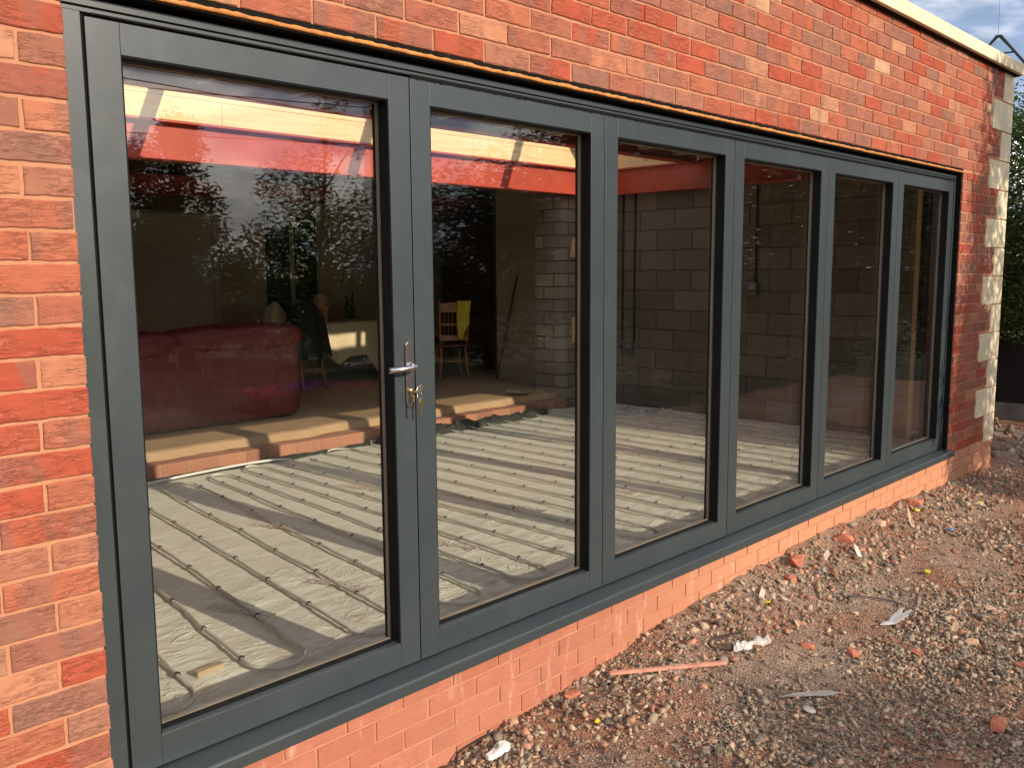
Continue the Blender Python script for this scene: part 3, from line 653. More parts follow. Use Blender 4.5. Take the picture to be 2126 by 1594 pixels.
for d_, k, y in cands:
    x_ = row_x(k, y); z_ = zz(k, y); a = k > 9
    if not a:
        if nA < 70: b = MB(); clip_mesh(b, x_, y, z_, 0.1*random.uniform(-1, 1)); b.build('clip', M['cable'], hp_); nA += 1
        else: clip_mesh(rest[0], x_, y, z_, 0)
    else:
        if nB < 95: b = MB(); clip_mesh(b, x_, y, z_, 0.1*random.uniform(-1, 1)); b.build('clip', M['cable'], hp2); nB += 1
        else: clip_mesh(rest[1], x_, y, z_, 0)
for kk, par in ((0, hp_), (1, hp2)):
    if rest[kk].v: tag(rest[kk].build('clip', M['cable'], par), kind='stuff')

# crumpled black damp proof membrane rolled up along the step
def crumple(name, path, width, hgt, mat, parent, seed=0, n=60, m_=14, off=None):
    P = smooth_path(path, 3); V = []
    L_ = len(P)
    for i in range(n):
        f = i/(n-1)*(L_-1); a = P[int(f)]; b_ = P[min(int(f)+1, L_-1)]; w_ = f-int(f)
        c_ = [a[k]*(1-w_)+b_[k]*w_ for k in range(3)]; d = Vector((b_[0]-a[0], b_[1]-a[1], 0)); d = d.normalized() if d.length > 0 else Vector((1, 0, 0)); nn = Vector((-d.y, d.x, 0))
        ww = width*(0.6+0.6*abs(noise.noise(Vector((i*0.13, seed, 0)))))*(math.sin(math.pi*min(1, max(0, (i+2)/(n+3))))**0.4)
        for j in range(m_):
            s_ = j/(m_-1)-0.5
            V.append((c_[0]+nn.x*s_*ww+0.01*noise.noise(Vector((i*.5, j*.5, seed))), c_[1]+nn.y*s_*ww+0.01*noise.noise(Vector((i*.4, j*.6, seed+9))),
                      c_[2]+hgt*(math.cos(s_*math.pi)**0.7)*(0.45+0.9*abs(noise.noise(Vector((i*0.28, j*0.35, seed+3)))))))
    idx = np.arange(n*m_).reshape(n, m_); F = np.stack([idx[:-1, :-1].ravel(), idx[:-1, 1:].ravel(), idx[1:, 1:].ravel(), idx[1:, :-1].ravel()], 1)
    return npmesh(name, np.array(V)-(np.array(off) if off is not None else 0), F, mat, parent, smooth=True)
M['dpc'] = simple('black polythene', (0.045, 0.046, 0.038), 0.32, 0.3, 8, bump=0.004, bscale=22)
tag(crumple('damp_proof_sheet', [(3.9, 4.02, ZF), (4.6, 4.0, ZF), (5.1, 4.08, ZF), (5.8, 3.98, ZF), (6.3, 4.10, ZF)], 0.22, 0.10, M['dpc'], None, 3, 90), 'crumpled black plastic sheet bunched up along the foot of the step', 'plastic sheet')
tag(crumple('damp_proof_sheet', [(-0.4, 4.02, ZF), (1.2, 4.04, ZF), (2.4, 4.10, ZF), (3.2, 4.08, ZF), (3.9, 4.05, ZF)], 0.14, 0.035, M['dpc'], None, 5, 110), 'flat dark plastic strip lying below the brick step, nearer the handle leaf', 'plastic sheet')
tag(crumple('polythene_scrap', [(6.55, 3.70, ZF), (6.8, 3.45, ZF), (6.95, 3.1, ZF), (7.0, 2.75, ZF)], 0.16, 0.10, M['polythene'], None, 8, 50), 'crumpled pale polythene scrap lying at the foot of the block wall', 'plastic scrap')
q = MB(); q.box(-.06, .06, -.018, .018, 0, .022); o_ = q.build('timber_offcut', M['oldtimber'], None, bevel=0.006); o_.location = (0.60, 0.73, ZF+0.008); o_.rotation_euler = (0.05, 0, 0.1)
tag(o_, 'short pale wood offcut lying on the creased floor sheet near the first leaf', 'offcut')

# ------------------------------------------------------------------ OLD ROOM BEHIND
room = thing('old_house', 'older dim room behind the extension, open to it over a brick edged step', 'house', (4, 6, 0.08))
ZS = 0.08
n = 90; xs = np.linspace(-0.5, 6.85, n)
b = MB(); vs = []
for i, x_ in enumerate(xs):
    e_ = 4.36+0.05*fbm(x_, 2, 1.2)+0.012*random.uniform(-1, 1)
    vs += [(x_, 9.0, ZS), (x_, e_+0.03, ZS), (x_, e_, ZS-0.012), (x_, e_-0.03+0.012*random.uniform(-1, 1), ZS-0.075)]
b.add(vs, [(i*4+j, (i+1)*4+j, (i+1)*4+j+1, i*4+j+1) for i in range(n-1) for j in range(3)])
b.box(6.85, 10.2, 4.9, 9.0, -0.2, ZS+0.0005)
b.build('concrete_slab', M['slab'], room)
b = MB(); b.box(-0.5, 6.7, 4.19, 4.5, -0.125, 0.0); b.build('brick_edge', M['edgebrick'], room, bevel=0.006)
b = MB(); b.box(-0.7, 10.4, 8.0, 8.2, 0.0, 2.9); b.build('back_wall', M['plaster'], room)
b = MB(); b.box(-0.7, -0.5, 4.21, 7.999, -0.1, 2.9); b.build('side_wall', M['plaster'], room)
b = MB(); b.box(7.16, 7.388, 4.67, 5.75, 0.0, 2.9); b.build('side_wall', M['plaster'], room)
b = MB(); b.box(7.3885, 10.4, 5.905, 6.05, -0.9, 2.9).box(10.2, 10.4, 6.051, 7.999, -0.9, 2.9); b.build('side_wall', M['darkwood'], room)
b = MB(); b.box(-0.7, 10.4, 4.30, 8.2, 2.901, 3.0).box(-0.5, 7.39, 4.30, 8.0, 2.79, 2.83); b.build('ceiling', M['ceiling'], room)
ibeam('steel_beam', -0.5, 10.1, 7.42, 2.34, 2.56, 0.12, room)
b = MB(); b.box(-0.5, 5.55, 7.55, 7.999, 2.20, 2.335); b.build('bulkhead', M['darkwood'], room)
for i in range(13):
    xj = 0.1+0.63*i
    if xj > 7.1: break
    b = MB(); b.box(xj, xj+0.047, 4.30, 7.9, 2.575, 2.788); b.build('joist', M['oldtimber'], room)
b = MB(); b.box(3.42, 3.50, 7.96, 7.999, ZS, 2.17).box(4.42, 4.50, 7.96, 7.999, ZS, 2.17).box(3.50, 4.42, 7.96, 7.999, 2.09, 2.17); b.build('door_casing', M['whitewood'], room, bevel=0.004)
b = MB(); b.box(3.503, 4.417, 7.972, 7.998, ZS, 2.087)
dd = b.build('room_door', M['whitewood'], room)
b = MB()
for x0, x1 in ((3.60, 3.92), (4.00, 4.32)):
    for z0, z1 in ((0.25, 1.0), (1.12, 1.98)): b.box(x0, x1, 7.966, 7.9715, z0, z1)
b.build('door_panel', M['whitewood'], dd, off=tuple(room['_base']), bevel=0.003)
b = MB(); b.box(5.17, 5.52, 7.985, 7.9995, 0.6, 2.27).box(5.60, 5.93, 7.98, 7.9995, 1.10, 2.27); b.build('dark_window', M['darkglass'], room)
b = MB(); b.box(7.9, 8.02, 6.6, 7.6, ZS, 2.1); b.build('dark_door', M['darkwood'], room)

# sofa seen from behind
sofa = thing('sofa', 'large burgundy leather sofa seen from behind on the raised floor', 'sofa', (2.55, 5.3, ZS))
def pillow(name, x0, x1, y0, y1, z0, z1, mat, parent, p=3.2, seed=0, amp=0.012, off=None, n=26, m_=18):
    cx, cy, cz = (x0+x1)/2, (y0+y1)/2, (z0+z1)/2; rx, ry, rz = (x1-x0)/2, (y1-y0)/2, (z1-z0)/2
    V = []; pw = lambda v_, e: math.copysign(abs(v_)**e, v_)
    for i in range(m_+1):
        th = -math.pi/2+math.pi*i/m_
        for j in range(n*2):
            ph = math.pi*j/n; e = 2/p
            x_ = pw(math.cos(th), e)*pw(math.cos(ph), e); y_ = pw(math.cos(th), e)*pw(math.sin(ph), e); z_ = pw(math.sin(th), e)
            nn = amp*noise.noise(Vector((x_*2.5*rx*4+seed, y_*3, z_*3+seed)))
            V.append((cx+x_*(rx+nn), cy+y_*(ry+nn), cz+z_*(rz+nn)))
    k = n*2; F = [(i*k+j, i*k+(j+1) % k, (i+1)*k+(j+1) % k, (i+1)*k+j) for i in range(m_) for j in range(k)]
    o3 = off if off is not None else parent['_base']
    return npmesh(name, np.array(V)-np.array(o3), np.array(F), mat, parent, smooth=True)
pillow('back_panel', 1.15, 3.76, 5.02, 5.40, ZS+0.01, 0.86, M['leather'], sofa, 14)
pillow('back_cushion', 1.25, 2.62, 5.00, 5.42, 0.72, 0.965, M['leather'], sofa, 4.2, 2, 0.012)
pillow('back_cushion', 2.50, 3.85, 4.99, 5.42, 0.74, 0.99, M['leather'], sofa, 3.6, 4, 0.014)
pillow('arm', 3.30, 3.66, 5.25, 6.0, ZS+0.02, 0.68, M['leather'], sofa, 4, 5, 0.02)
pillow('arm', 1.10, 1.42, 5.25, 6.0, ZS+0.02, 0.68, M['leather'], sofa, 4, 6, 0.02)
pillow('seat', 1.3, 3.5, 5.3, 6.05, ZS+0.02, 0.46, M['leather'], sofa, 5, 7, 0.02)

# dining table under a dust sheet
tb = thing('dining_table', 'dark wooden dining table almost hidden under a cream dust sheet', 'table', (5.80, 7.2, ZS))
b = MB(); b.box(5.10, 6.50, 6.9, 7.7, 0.80, 0.835); b.build('tabletop', M['darkwood'], tb, bevel=0.004)
for x_, y_ in ((5.20, 7.0), (6.40, 7.0), (5.20, 7.6), (6.40, 7.6)):
    b = MB(); b.tube([(x_, y_, ZS), (x_, y_, 0.45), (x_, y_, 0.80)], [0.022, 0.032, 0.035], 10); b.build('leg', M['chairwood'], tb, smooth=True)
def drape(name, cx, cy, rx, ry, ztop, drops, mat, seed=0, nfold=26, n=200, m_=16, thick=0.012):
    V = []; P = []
    # rounded rectangle
    for i in range(n):
        a = 2*math.pi*i/n; ca_, sa_ = math.cos(a), math.sin(a); e = 0.35
        px = math.copysign(abs(ca_)**e, ca_)*rx; py = math.copysign(abs(sa_)**e, sa_)*ry; P.append((px, py, a))
    for r_ in (0.0, 0.5, 0.95):
        for px, py, a in P: V.append((cx+px*r_, cy+py*r_, ztop+0.003+0.005*noise.noise(Vector((px*r_*3, py*r_*3, seed)))))
    for j in range(m_+1):
        s_ = j/m_
        for i, (px, py, a) in enumerate(P):
            d = drops(a, px, py)*s_
            fold = math.sin(i/n*2*math.pi*nfold+2.5*noise.noise(Vector((math.cos(a)*3, math.sin(a)*3, seed+s_*0.8))))
            o4 = (0.012+0.055*s_*fold*0.8+0.04*s_)
            l4 = math.hypot(px, py); V.append((cx+px*(1+o4/l4), cy+py*(1+o4/l4), ztop-d))
    rows = 3+m_+1; F = [(i*n+j, i*n+(j+1) % n, (i+1)*n+(j+1) % n, (i+1)*n+j) for i in range(rows-1) for j in range(n)]
    return npmesh(name, np.array(V), np.array(F), mat, None, smooth=True)
def drops(a, px, py):
    d = 0.40+0.16*noise.noise(Vector((math.cos(a)*2, math.sin(a)*2, 1)))
    if py < -0.2 and -0.45 < px < 0.75: d += 0.40*math.exp(-((px-0.32)/0.18)**2)+0.12*math.exp(-((px+0.35)/0.1)**2)
    if px > 0.4 and py < 0: d += 0.12
    return d
tag(drape('dust_sheet', 5.81, 7.28, 0.73, 0.46, 0.842, drops, M['cloth'], 2), 'cream dust sheet draped in folds over the dining table, partly sunlit', 'dust sheet')
# lamp and bottles on the table
lm = thing('table_lamp', 'small table lamp with pink-cream shade standing on the covered table', 'lamp', (5.62, 7.45, 0.85), local=True)
b = MB(); b.lathe([(0.055, 0), (0.055, 0.015), (0.015, 0.03), (0.028, 0.08), (0.012, 0.15), (0.008, 0.20)], n=14); b.build('lamp_base', M['darkwood'], lm, smooth=True)
b = MB(); b.lathe([(0.12, 0.17), (0.075, 0.33)], n=20).lathe([(0.117, 0.172), (0.073, 0.328)], n=20); b.build('lamp_shade', M['lampshade'], lm, smooth=True)
for i, (x_, y_, h_, lab) in enumerate(((6.0, 7.4, 0.30, 'dark bottle standing beside the lamp on the covered table'), (6.16, 7.5, 0.36, 'tall dark bottle, right of the shorter one on the covered table'))):
    b = MB(); b.lathe([(0.0, 0), (0.038, 0.0), (0.038, h_*0.55), (0.014, h_*0.75), (0.014, h_), (0, h_)], n=14); o_ = b.build('bottle', M['darkglass'], None, smooth=True); o_.location = (x_, y_, 0.85)
    tag(o_, lab, 'bottle', 'bottles on the covered table')
cs = thing('candlestick', 'slim candlestick with a red top at the right end of the covered table', 'candlestick', (6.40, 7.15, 0.85), local=True)
b = MB(); b.lathe([(0.0, 0), (0.04, 0), (0.036, 0.01), (0.008, 0.02), (0.008, 0.17), (0.02, 0.18), (0.0, 0.185)], n=12); b.build('stem', M['steel'], cs, smooth=True)
b = MB(); b.lathe([(0.0, 0.205), (0.014, 0.2), (0.014, 0.186), (0, 0.186)], n=10); b.build('candle', M['leather'], cs, smooth=True)

# spindle back chairs
def make_chair(label, loc, rz):
    e = thing('dining_chair', label, 'chair', loc, rz, 'spindle back dining chairs', local=True)
    H = 1.02
    q = MB(); q.prism([(-.21, -.0), (.21, 0), (.21, .03), (-.21, .03)], -0.20, 0.21, M_=Matrix.Translation((0, 0, 0.43))); q.build('seat', M['cushion'], e, bevel=0.012, seg=3)
    for sx_ in (-1, 1):
        q = MB(); q.tube([(sx_*.19, -.21, 0), (sx_*.165, -.16, .25), (sx_*.155, -.15, .43)], [.013, .019, .015], 8); q.build('leg', M['chairwood'], e, smooth=True)
        q = MB(); q.tube([(sx_*.19, .23, 0), (sx_*.165, .18, .25), (sx_*.155, .17, .43)], [.013, .019, .015], 8); q.build('leg', M['chairwood'], e, smooth=True)
        q = MB(); q.tube([(sx_*.17, .18, .44), (sx_*.185, .22, .75), (sx_*.195, .27, H)], [.017, .018, .014], 8); q.build('back_post', M['chairwood'], e, smooth=True)
    for zc, hh, yy in ((0.93, .055, .25), (0.55, .035, .195), (0.72, .015, .215)):
        q = MB(); pts = 9; vs = []
        for i in range(pts):
            s_ = i/(pts-1)*2-1; bow = 0.02*(1-s_*s_)
            for dy in (0, .016):
                for dz in (-hh, hh+(0.015*(1-s_*s_) if hh > .05 else 0)): vs.append((s_*.185, yy+bow+dy, zc+dz))
        fs = [(0, 1, 3, 2), ((pts-1)*4, (pts-1)*4+2, (pts-1)*4+3, (pts-1)*4+1)]
        for i in range(pts-1):
            a = i*4; fs += [(a, a+4, a+5, a+1), (a+2, a+3, a+7, a+6), (a+1, a+5, a+7, a+3), (a, a+2, a+6, a+4)]
        q.add(vs, fs); q.build('crest_rail' if hh > .05 else 'back_rail', M['chairwood'], e, bevel=0.003)
    for i in range(6):
        x_ = -.125+.05*i; q = MB(); q.tube([(x_, .215, .57), (x_, .25, .90)], .006, 6); q.build('spindle', M['chairwood'], e, smooth=True)
    for p_, r_ in (([(-.17, -.16, .25), (.17, -.16, .25)], .010), ([(-.17, .18, .25), (.17, .18, .25)], .010), ([(-.17, -.16, .18), (-.17, .18, .18)], .009), ([(.17, -.16, .18), (.17, .18, .18)], .009)):
        q = MB(); q.tube(p_, r_, 8); q.build('stretcher', M['chairwood'], e, smooth=True)
    return e
ch = make_chair('wooden spindle back chair facing the table with a yellow cloth on its back', (6.68, 6.12, ZS), R(152))
c2 = copy_tree(ch); c2.location = (6.30, 6.55, ZS); c2.rotation_euler = (0, 0, R(205)); c2['label'] = 'wooden spindle back chair half hidden left of the one with the yellow cloth'
c3 = copy_tree(ch); c3.location = (4.80, 6.66, ZS); c3.rotation_euler = (0, 0, R(190)); c3['label'] = 'dining chair hidden under the black coat beside the sofa'
c4 = copy_tree(ch); c4.location = (7.02, 7.05, ZS); c4.rotation_euler = (0, 0, R(120)); c4['label'] = 'wooden spindle back chair at the right end of the covered table'
# yellow cloth over the chair back
mt = Matrix.Translation(ch.location) @ Matrix.Rotation(R(152), 4, 'Z')
n, m_ = 14, 26; V = []
for j in range(m_):
    s_ = j/(m_-1)
    for i in range(n):
        u_ = i/(n-1); x_ = -0.02-0.17*u_
        if s_ < 0.22: t_ = s_/0.22; y_, z_ = 0.235, 0.80+0.215*t_
        elif s_ < 0.3: t_ = (s_-0.22)/0.08; y_, z_ = 0.235+0.075*t_, 1.018
        else: t_ = (s_-0.3)/0.7; y_, z_ = 0.31, 1.015-(0.38+0.10*math.sin(u_*5))*t_
        y_ += 0.014*math.sin(u_*15+s_*2)*(0.4+s_); V.append(tuple(mt @ Vector((x_-0.01*math.sin(s_*6), y_, z_))))
idx = np.arange(n*m_).reshape(m_, n); F = np.stack([idx[:-1, :-1].ravel(), idx[:-1, 1:].ravel(), idx[1:, 1:].ravel(), idx[1:, :-1].ravel()], 1)
tag(npmesh('yellow_cloth', np.array(V), F, M['yellowcloth'], None, smooth=True), 'bright yellow cloth hung over the back of the wooden chair', 'cloth')
# coat over chair c3
def draped_col(name, cx, cy, z0, z1, rx, ry, mat, label, cat, seed):
    V = []; n, m_ = 48, 20
    for j in range(m_+1):
        s_ = j/m_; z_ = z1-(z1-z0)*s_; w_ = (math.sin(min(1, s_*2.6)*math.pi/2)**0.6)*(0.72+0.4*s_)
        for i in range(n):
            a = 2*math.pi*i/n; fo = 1+0.12*s_*math.sin(a*9+seed)+0.10*noise.noise(Vector((math.cos(a)*2, math.sin(a)*2, s_*2+seed)))
            V.append((cx+rx*w_*fo*math.cos(a), cy+ry*w_*fo*math.sin(a), z_+0.02*noise.noise(Vector((a, 1, seed)))*s_))
    V.append((cx, cy, z1+0.01)); F = []
    k = len(V)-1
    Fq = [(i*n+j, i*n+(j+1) % n, (i+1)*n+(j+1) % n, (i+1)*n+j) for i in range(m_) for j in range(n)]
    return tag(npmesh(name, np.array(V), np.array(Fq), mat, None, smooth=True), label, cat)
draped_col('coat', 4.72, 6.40, 0.50, 1.17, 0.25, 0.22, M['blackcloth'], 'black coat heaped over a chair back between the sofa and the covered table', 'coat', 1)
draped_col('dust_sheet', 4.56, 6.80, 0.60, 1.13, 0.16, 0.15, M['cloth'], 'cream cloth hanging behind the black coat, left of it', 'cloth', 4)
# broom handle, timber scraps on the pier, plank by the step
b = MB(); b.tube([(7.135, 5.35, 1.40), (7.02, 5.62, ZS+0.01)], 0.014, 8); tag(b.build('broom_handle', M['darkwood'], None, smooth=True), 'brown wooden pole leaning against the beige plaster wall by the pier', 'pole')
b = MB(); b.box(-.035, .035, -.012, .012, -.15, .15); o_ = b.build('timber_batten', M['pine'], None, bevel=.002); o_.location = (6.93, 4.235, 0.78); tag(o_, 'short yellow batten fixed upright on the block pier face', 'batten')
b = MB(); b.box(-.035, .035, -.012, .012, -.11, .11); o_ = b.build('timber_batten', M['pine'], None, bevel=.002); o_.location = (6.92, 4.235, 1.72); o_.rotation_euler = (0, R(10), 0); tag(o_, 'short tilted batten on the block pier, above head height of the chair', 'batten')
q = MB(); q.box(-.38, .38, -.10, .10, 0, .03); o_ = q.build('timber_plank', M['oldtimber'], None, bevel=.003); o_.location = (6.48, 4.52, 0.012+ZS-0.02); o_.rotation_euler = (0, R(6), 0.25); tag(o_, 'dull yellowish plank lying on the step beside the block pier', 'plank')
# sockets and conduits on the block wall (x = 7.39 face)
def socket(y, z, h, lab, pipes):
    e = thing('wall_socket', lab, 'socket', (7.37, y, z))
    q = MB(); q.box(7.335, 7.389, y-.085, y+.085, z-.085, z+.05); q.build('back_box', M['plate'], e, bevel=.004)
    q = MB(); q.box(7.325, 7.3345, y-.075, y+.0, z-.02, z+.035); q.build('face_plate', M['greymetal'], e, bevel=.002)
    for dy in pipes:
        q = MB(); q.tube([(7.374, y+dy, z+.051), (7.374, y+dy+.005, (z+h)/2), (7.374, y+dy, h)], 0.011, 8); q.build('conduit', M['cable'], e, smooth=True)
socket(2.23, 1.28, 2.31, 'grey double socket box with one conduit, on the block wall seen through the fourth leaf', (-0.05,))
socket(3.80, 0.60, 2.31, 'low socket box fed by two thin conduits, on the block wall beside the pier', (-0.09, 0.08))

# ------------------------------------------------------------------ GROUND
def bank(x): return float(np.interp(x, [0.0, 1.1, 3.2, 4.4, 6.0, 7.6, 9], [-.06, -.03, .16, .20, .13, .07, .05]))
def gh(x, y):
    z = -.37+bank(x)*math.exp(-max(0, -y-.05)/.45)
    z += 0.024*fbm(x, y, 1.4)+0.011*fbm(x, y, 6, 3)+0.016*abs(fbm(x, y, 4.5, 8))*math.exp(-max(0, -y-.1)/.5)
    return z-0.16*min(1, max(0, (-y-4.0)/0.8))
nx, ny = 440, 230
gx = np.concatenate([np.linspace(-3, 0.6, 30)[:-1], np.linspace(0.6, 9, nx-70), np.linspace(9, 14, 42)[1:]]); gy = np.concatenate([np.linspace(-5, -2.6, 30)[:-1], np.linspace(-2.6, 0.1, ny-50), np.linspace(0.1, 3.5, 22)[1:]])
V = [(x_, y_, gh(x_, y_)) for y_ in gy for x_ in gx]; a_, b_ = len(gy), len(gx); idx = np.arange(a_*b_).reshape(a_, b_)
F = np.stack([idx[:-1, :-1].ravel(), idx[:-1, 1:].ravel(), idx[1:, 1:].ravel(), idx[1:, :-1].ravel()], 1)
tag(npmesh('ground', np.array(V), F, M['soil'], None, smooth=True), kind='structure')
b = MB(); b.add([(-250, -250, -0.46), (250, -250, -0.46), (250, 250, -0.46), (-250, 250, -0.46)], [(0, 1, 2, 3)]); tag(b.build('lawn', M['grass']), kind='structure')

# stones
CV = np.array([(-1, -1, -1), (1, -1, -1), (1, 1, -1), (-1, 1, -1), (-1, -1, 1), (1, -1, 1), (1, 1, 1), (-1, 1, 1)], float)*0.72
IF = np.array([(0, 2, 1), (0, 3, 2), (4, 5, 6), (4, 6, 7), (0, 1, 5), (0, 5, 4), (1, 2, 6), (1, 6, 5), (2, 3, 7), (2, 7, 6), (3, 0, 4), (3, 4, 7)])
def stones(name, pos, size, cols, mat, flat=(0.22, 0.62)):
    n = len(pos); V = np.repeat(CV[None], n, 0)+rng.uniform(-0.5, 0.5, (n, 8, 3))
    V[:, 4:, :2] *= rng.uniform(0.35, 1.0, (n, 1, 1))
    sc = np.stack([rng.uniform(0.8, 1.65, n), rng.uniform(0.5, 1.0, n), rng.uniform(flat[0], flat[1], n)], 1)*size[:, None]
    V *= sc[:, None, :]
    q = rng.normal(size=(n, 4)); q[:, 1:3] *= 0.35; q /= np.linalg.norm(q, axis=1, keepdims=True); w, x, y, z = q.T
    Rm = np.stack([np.stack([1-2*(y*y+z*z), 2*(x*y-z*w), 2*(x*z+y*w)], 1), np.stack([2*(x*y+z*w), 1-2*(x*x+z*z), 2*(y*z-x*w)], 1), np.stack([2*(x*z-y*w), 2*(y*z+x*w), 1-2*(x*x+y*y)], 1)], 1)
    V = np.einsum('nij,nkj->nki', Rm, V)+pos[:, None, :]
    F = (IF[None]+8*np.arange(n)[:, None, None]).reshape(-1, 3)
    rn = np.repeat(np.concatenate([cols, np.ones((n, 1))], 1), 12, 0)
    return npmesh(name, V.reshape(-1, 3), F, mat, None, rnd=rn)
PAL = np.array([(0.40, 0.315, 0.22), (0.31, 0.255, 0.19), (0.47, 0.36, 0.245), (0.20, 0.17, 0.135), (0.54, 0.38, 0.25), (0.48, 0.25, 0.16), (0.40, 0.20, 0.125)])
def scatter(n, x0, x1, y0, y1, smin, smax, dens, wts):
    P = []; Sz = []; Cc = []
    while len(P) < n:
        x_ = rng.uniform(x0, x1); y_ = rng.uniform(y0, y1)
        if y_ > BY-0.01: 
            if x_ < XE+0.05: continue
        if rng.random() > dens(x_, y_): continue
        s_ = smin*(smax/smin)**(rng.random()**1.8)*(1.6 if rng.random() < .006 else 1)
        P.append((x_, y_, gh(x_, y_)+s_*rng.uniform(0.05, 0.5))); Sz.append(s_)
        Cc.append(PAL[rng.choice(7, p=wts)]*rng.uniform(0.42, 1.08))
    return np.array(P), np.array(Sz), np.array(Cc)
def dens(x_, y_):
    g = 0.5+1.3*fbm(x_, y_, 1.1, 11)
    edge = -0.78+0.25*fbm(x_, 0, 0.8, 4)+0.10*max(0, x_-3.5)
    far = min(1, max(0, (edge-y_)/0.22))
    near = min(1, max(0, (2.5-x_)/0.5))*min(1, max(0, (y_+0.42)/0.12))
    return max(0.10, min(1, 0.12+0.9*max(far, near)*(0.30+g)))
WT = [.27, .22, .22, .11, .10, .05, .03]
tag(stones('gravel', *scatter(30000, 0.9, 4.2, -2.1, -0.06, .0034, .0175, dens, WT), M['stones']), 'loose grey and tan crushed stone spread over red soil', 'gravel', kind='stuff')
tag(stones('gravel', *scatter(21000, 3.4, 9.5, -2.2, -0.06, .0045, .022, dens, [.24, .17, .20, .09, .12, .10, .08]), M['stones']), 'loose crushed stone farther along the wall towards the corner', 'gravel', kind='stuff')
tag(stones('grit', *scatter(26000, 0.9, 6.0, -1.9, -0.06, .0018, .0055, lambda x, y: 0.9, [.16, .10, .22, .06, .18, .14, .14]), M['stones']), 'fine grit and crumbs mixed into the red soil', 'grit', kind='stuff')
tag(stones('rubble', *scatter(3000, 1.0, 8.6, -0.50, -0.07, .006, .024, lambda x, y: 0.8, [.12, .08, .18, .04, .20, .22, .16]), M['stones'], (0.5, 0.9)), 'small earthy brick and mortar rubble banked against the plinth', 'rubble', kind='stuff')
tag(stones('rubble', *scatter(900, 7.5, 12, -1.0, 3.0, .012, .05, lambda x, y: 0.8, [.12, .18, .18, .14, .14, .14, .10]), M['stones'], (0.5, 0.9)), 'shaded rubble on the ground beyond the corner of the wall', 'rubble', kind='stuff')
# separate brick fragments
def frag(x_, y_, s_, lab, mat='frag', flat=0.5, seed=0):
    r_ = random.Random(seed); bm = bmesh.new(); bmesh.ops.create_icosphere(bm, subdivisions=1, radius=1)
    for v_ in bm.verts:
        v_.co = Vector((math.copysign(abs(v_.co.x)**.6, v_.co.x), math.copysign(abs(v_.co.y)**.6, v_.co.y), math.copysign(abs(v_.co.z)**.6, v_.co.z)))
        v_.co *= 1+r_.uniform(-.25, .2); v_.co.x *= s_*1.3; v_.co.y *= s_*.8; v_.co.z *= s_*flat
    me = bpy.data.meshes.new('brick_fragment'); bm.to_mesh(me); bm.free(); me.materials.append(M[mat])
    o4 = bpy.data.objects.new('brick_fragment', me); COL.objects.link(o4); o4.location = (x_, y_, gh(x_, y_)+s_*flat*.5); o4.rotation_euler = (r_.uniform(-.2, .2), r_.uniform(-.2, .2), r_.uniform(0, 6))
    return tag(o4, lab, 'fragment', 'loose brick and mortar fragments')
FR = [(1.82, -0.10, .035, 'flat orange brick chunk lying against the plinth in the gravel', 'frag', .4), (2.82, -1.50, .040, 'orange brick chunk at the very bottom edge of the picture', 'frag', .6),
      (3.46, -1.42, .045, 'orange brick chunk near the right edge, low in the picture', 'frag', .5), (3.75, -0.16, .055, 'earthy brick lump against the plinth below the fourth leaf', 'frag', .7),
      (3.55, -0.22, .035, 'rounded brick lump just nearer than the big earthy one at the plinth', 'frag', .7), (4.35, -0.17, .05, 'red clay lump banked against the plinth below the fifth leaf', 'frag', .6),
      (3.05, -0.80, .028, 'small upright brick sliver among gravel right of the crumpled film', 'frag', .6), (3.30, -1.00, .030, 'small flat brick chip in the middle of the gravel', 'frag', .35),
      (2.95, -0.62, .030, 'squat terracotta chip in a row of three in mid gravel', 'frag', .5), (3.6, -1.15, .032, 'tan mortar lump among gravel at the right side', 'frag2', .6),
      (4.1, -1.1, .04, 'wide tan mortar flake near the right edge', 'frag2', .3), (1.5, -0.06, .024, 'pale mortar lump on top of gravel at the plinth, nearest the camera', 'frag2', .7),
      (4.9, -0.15, .045, 'earthy mortar lump at the plinth below the fifth leaf', 'frag2', .6), (5.6, -0.13, .05, 'brown clay lump at the plinth below the last leaf', 'frag', .6)]
for i, (x_, y_, s_, lab, mt_, fl) in enumerate(FR): frag(x_, y_, s_, lab, mt_, fl, i+5)
# litter
def flat_scrap(name, poly, loc, rz, thick, mat, lab, cat, curl=0.0, group=None, tilt=(0, 0)):
    q = MB(); n = len(poly); cx = sum(p[0] for p in poly)/n; cy = sum(p[1] for p in poly)/n
    z_ = lambda x, y: curl*((x-cx)**2+(y-cy)**2)+0.15*curl*x
    vs = [(x, y, z_(x, y)) for x, y in poly]+[(x, y, z_(x, y)+thick) for x, y in poly]+[(cx, cy, 0), (cx, cy, thick)]
    fs = [((i+1) % n, i, 2*n) for i in range(n)]+[(i+n, (i+1) % n+n, 2*n+1) for i in range(n)]+[(i, (i+1) % n, (i+1) % n+n, i+n) for i in range(n)]
    q.add(vs, fs); o4 = q.build(name, mat); o4.location = loc; o4.rotation_euler = (tilt[0], tilt[1], rz); return tag(o4, lab, cat, group)
def gl_(x, y, dz=0.01): return (x, y, gh(x, y)+dz)
fb = thing('foam_packaging', 'white foam scrap with a green printed patch on the gravel by the plinth', 'litter', gl_(1.295, -0.175, .016), R(8), local=True)
q = MB(); P = [(-.062, -.012), (-.05, -.022), (.0, -.03), (.045, -.034), (.062, -.02), (.066, .0), (.058, .018), (.035, .026), (-.01, .012), (-.058, .006)]
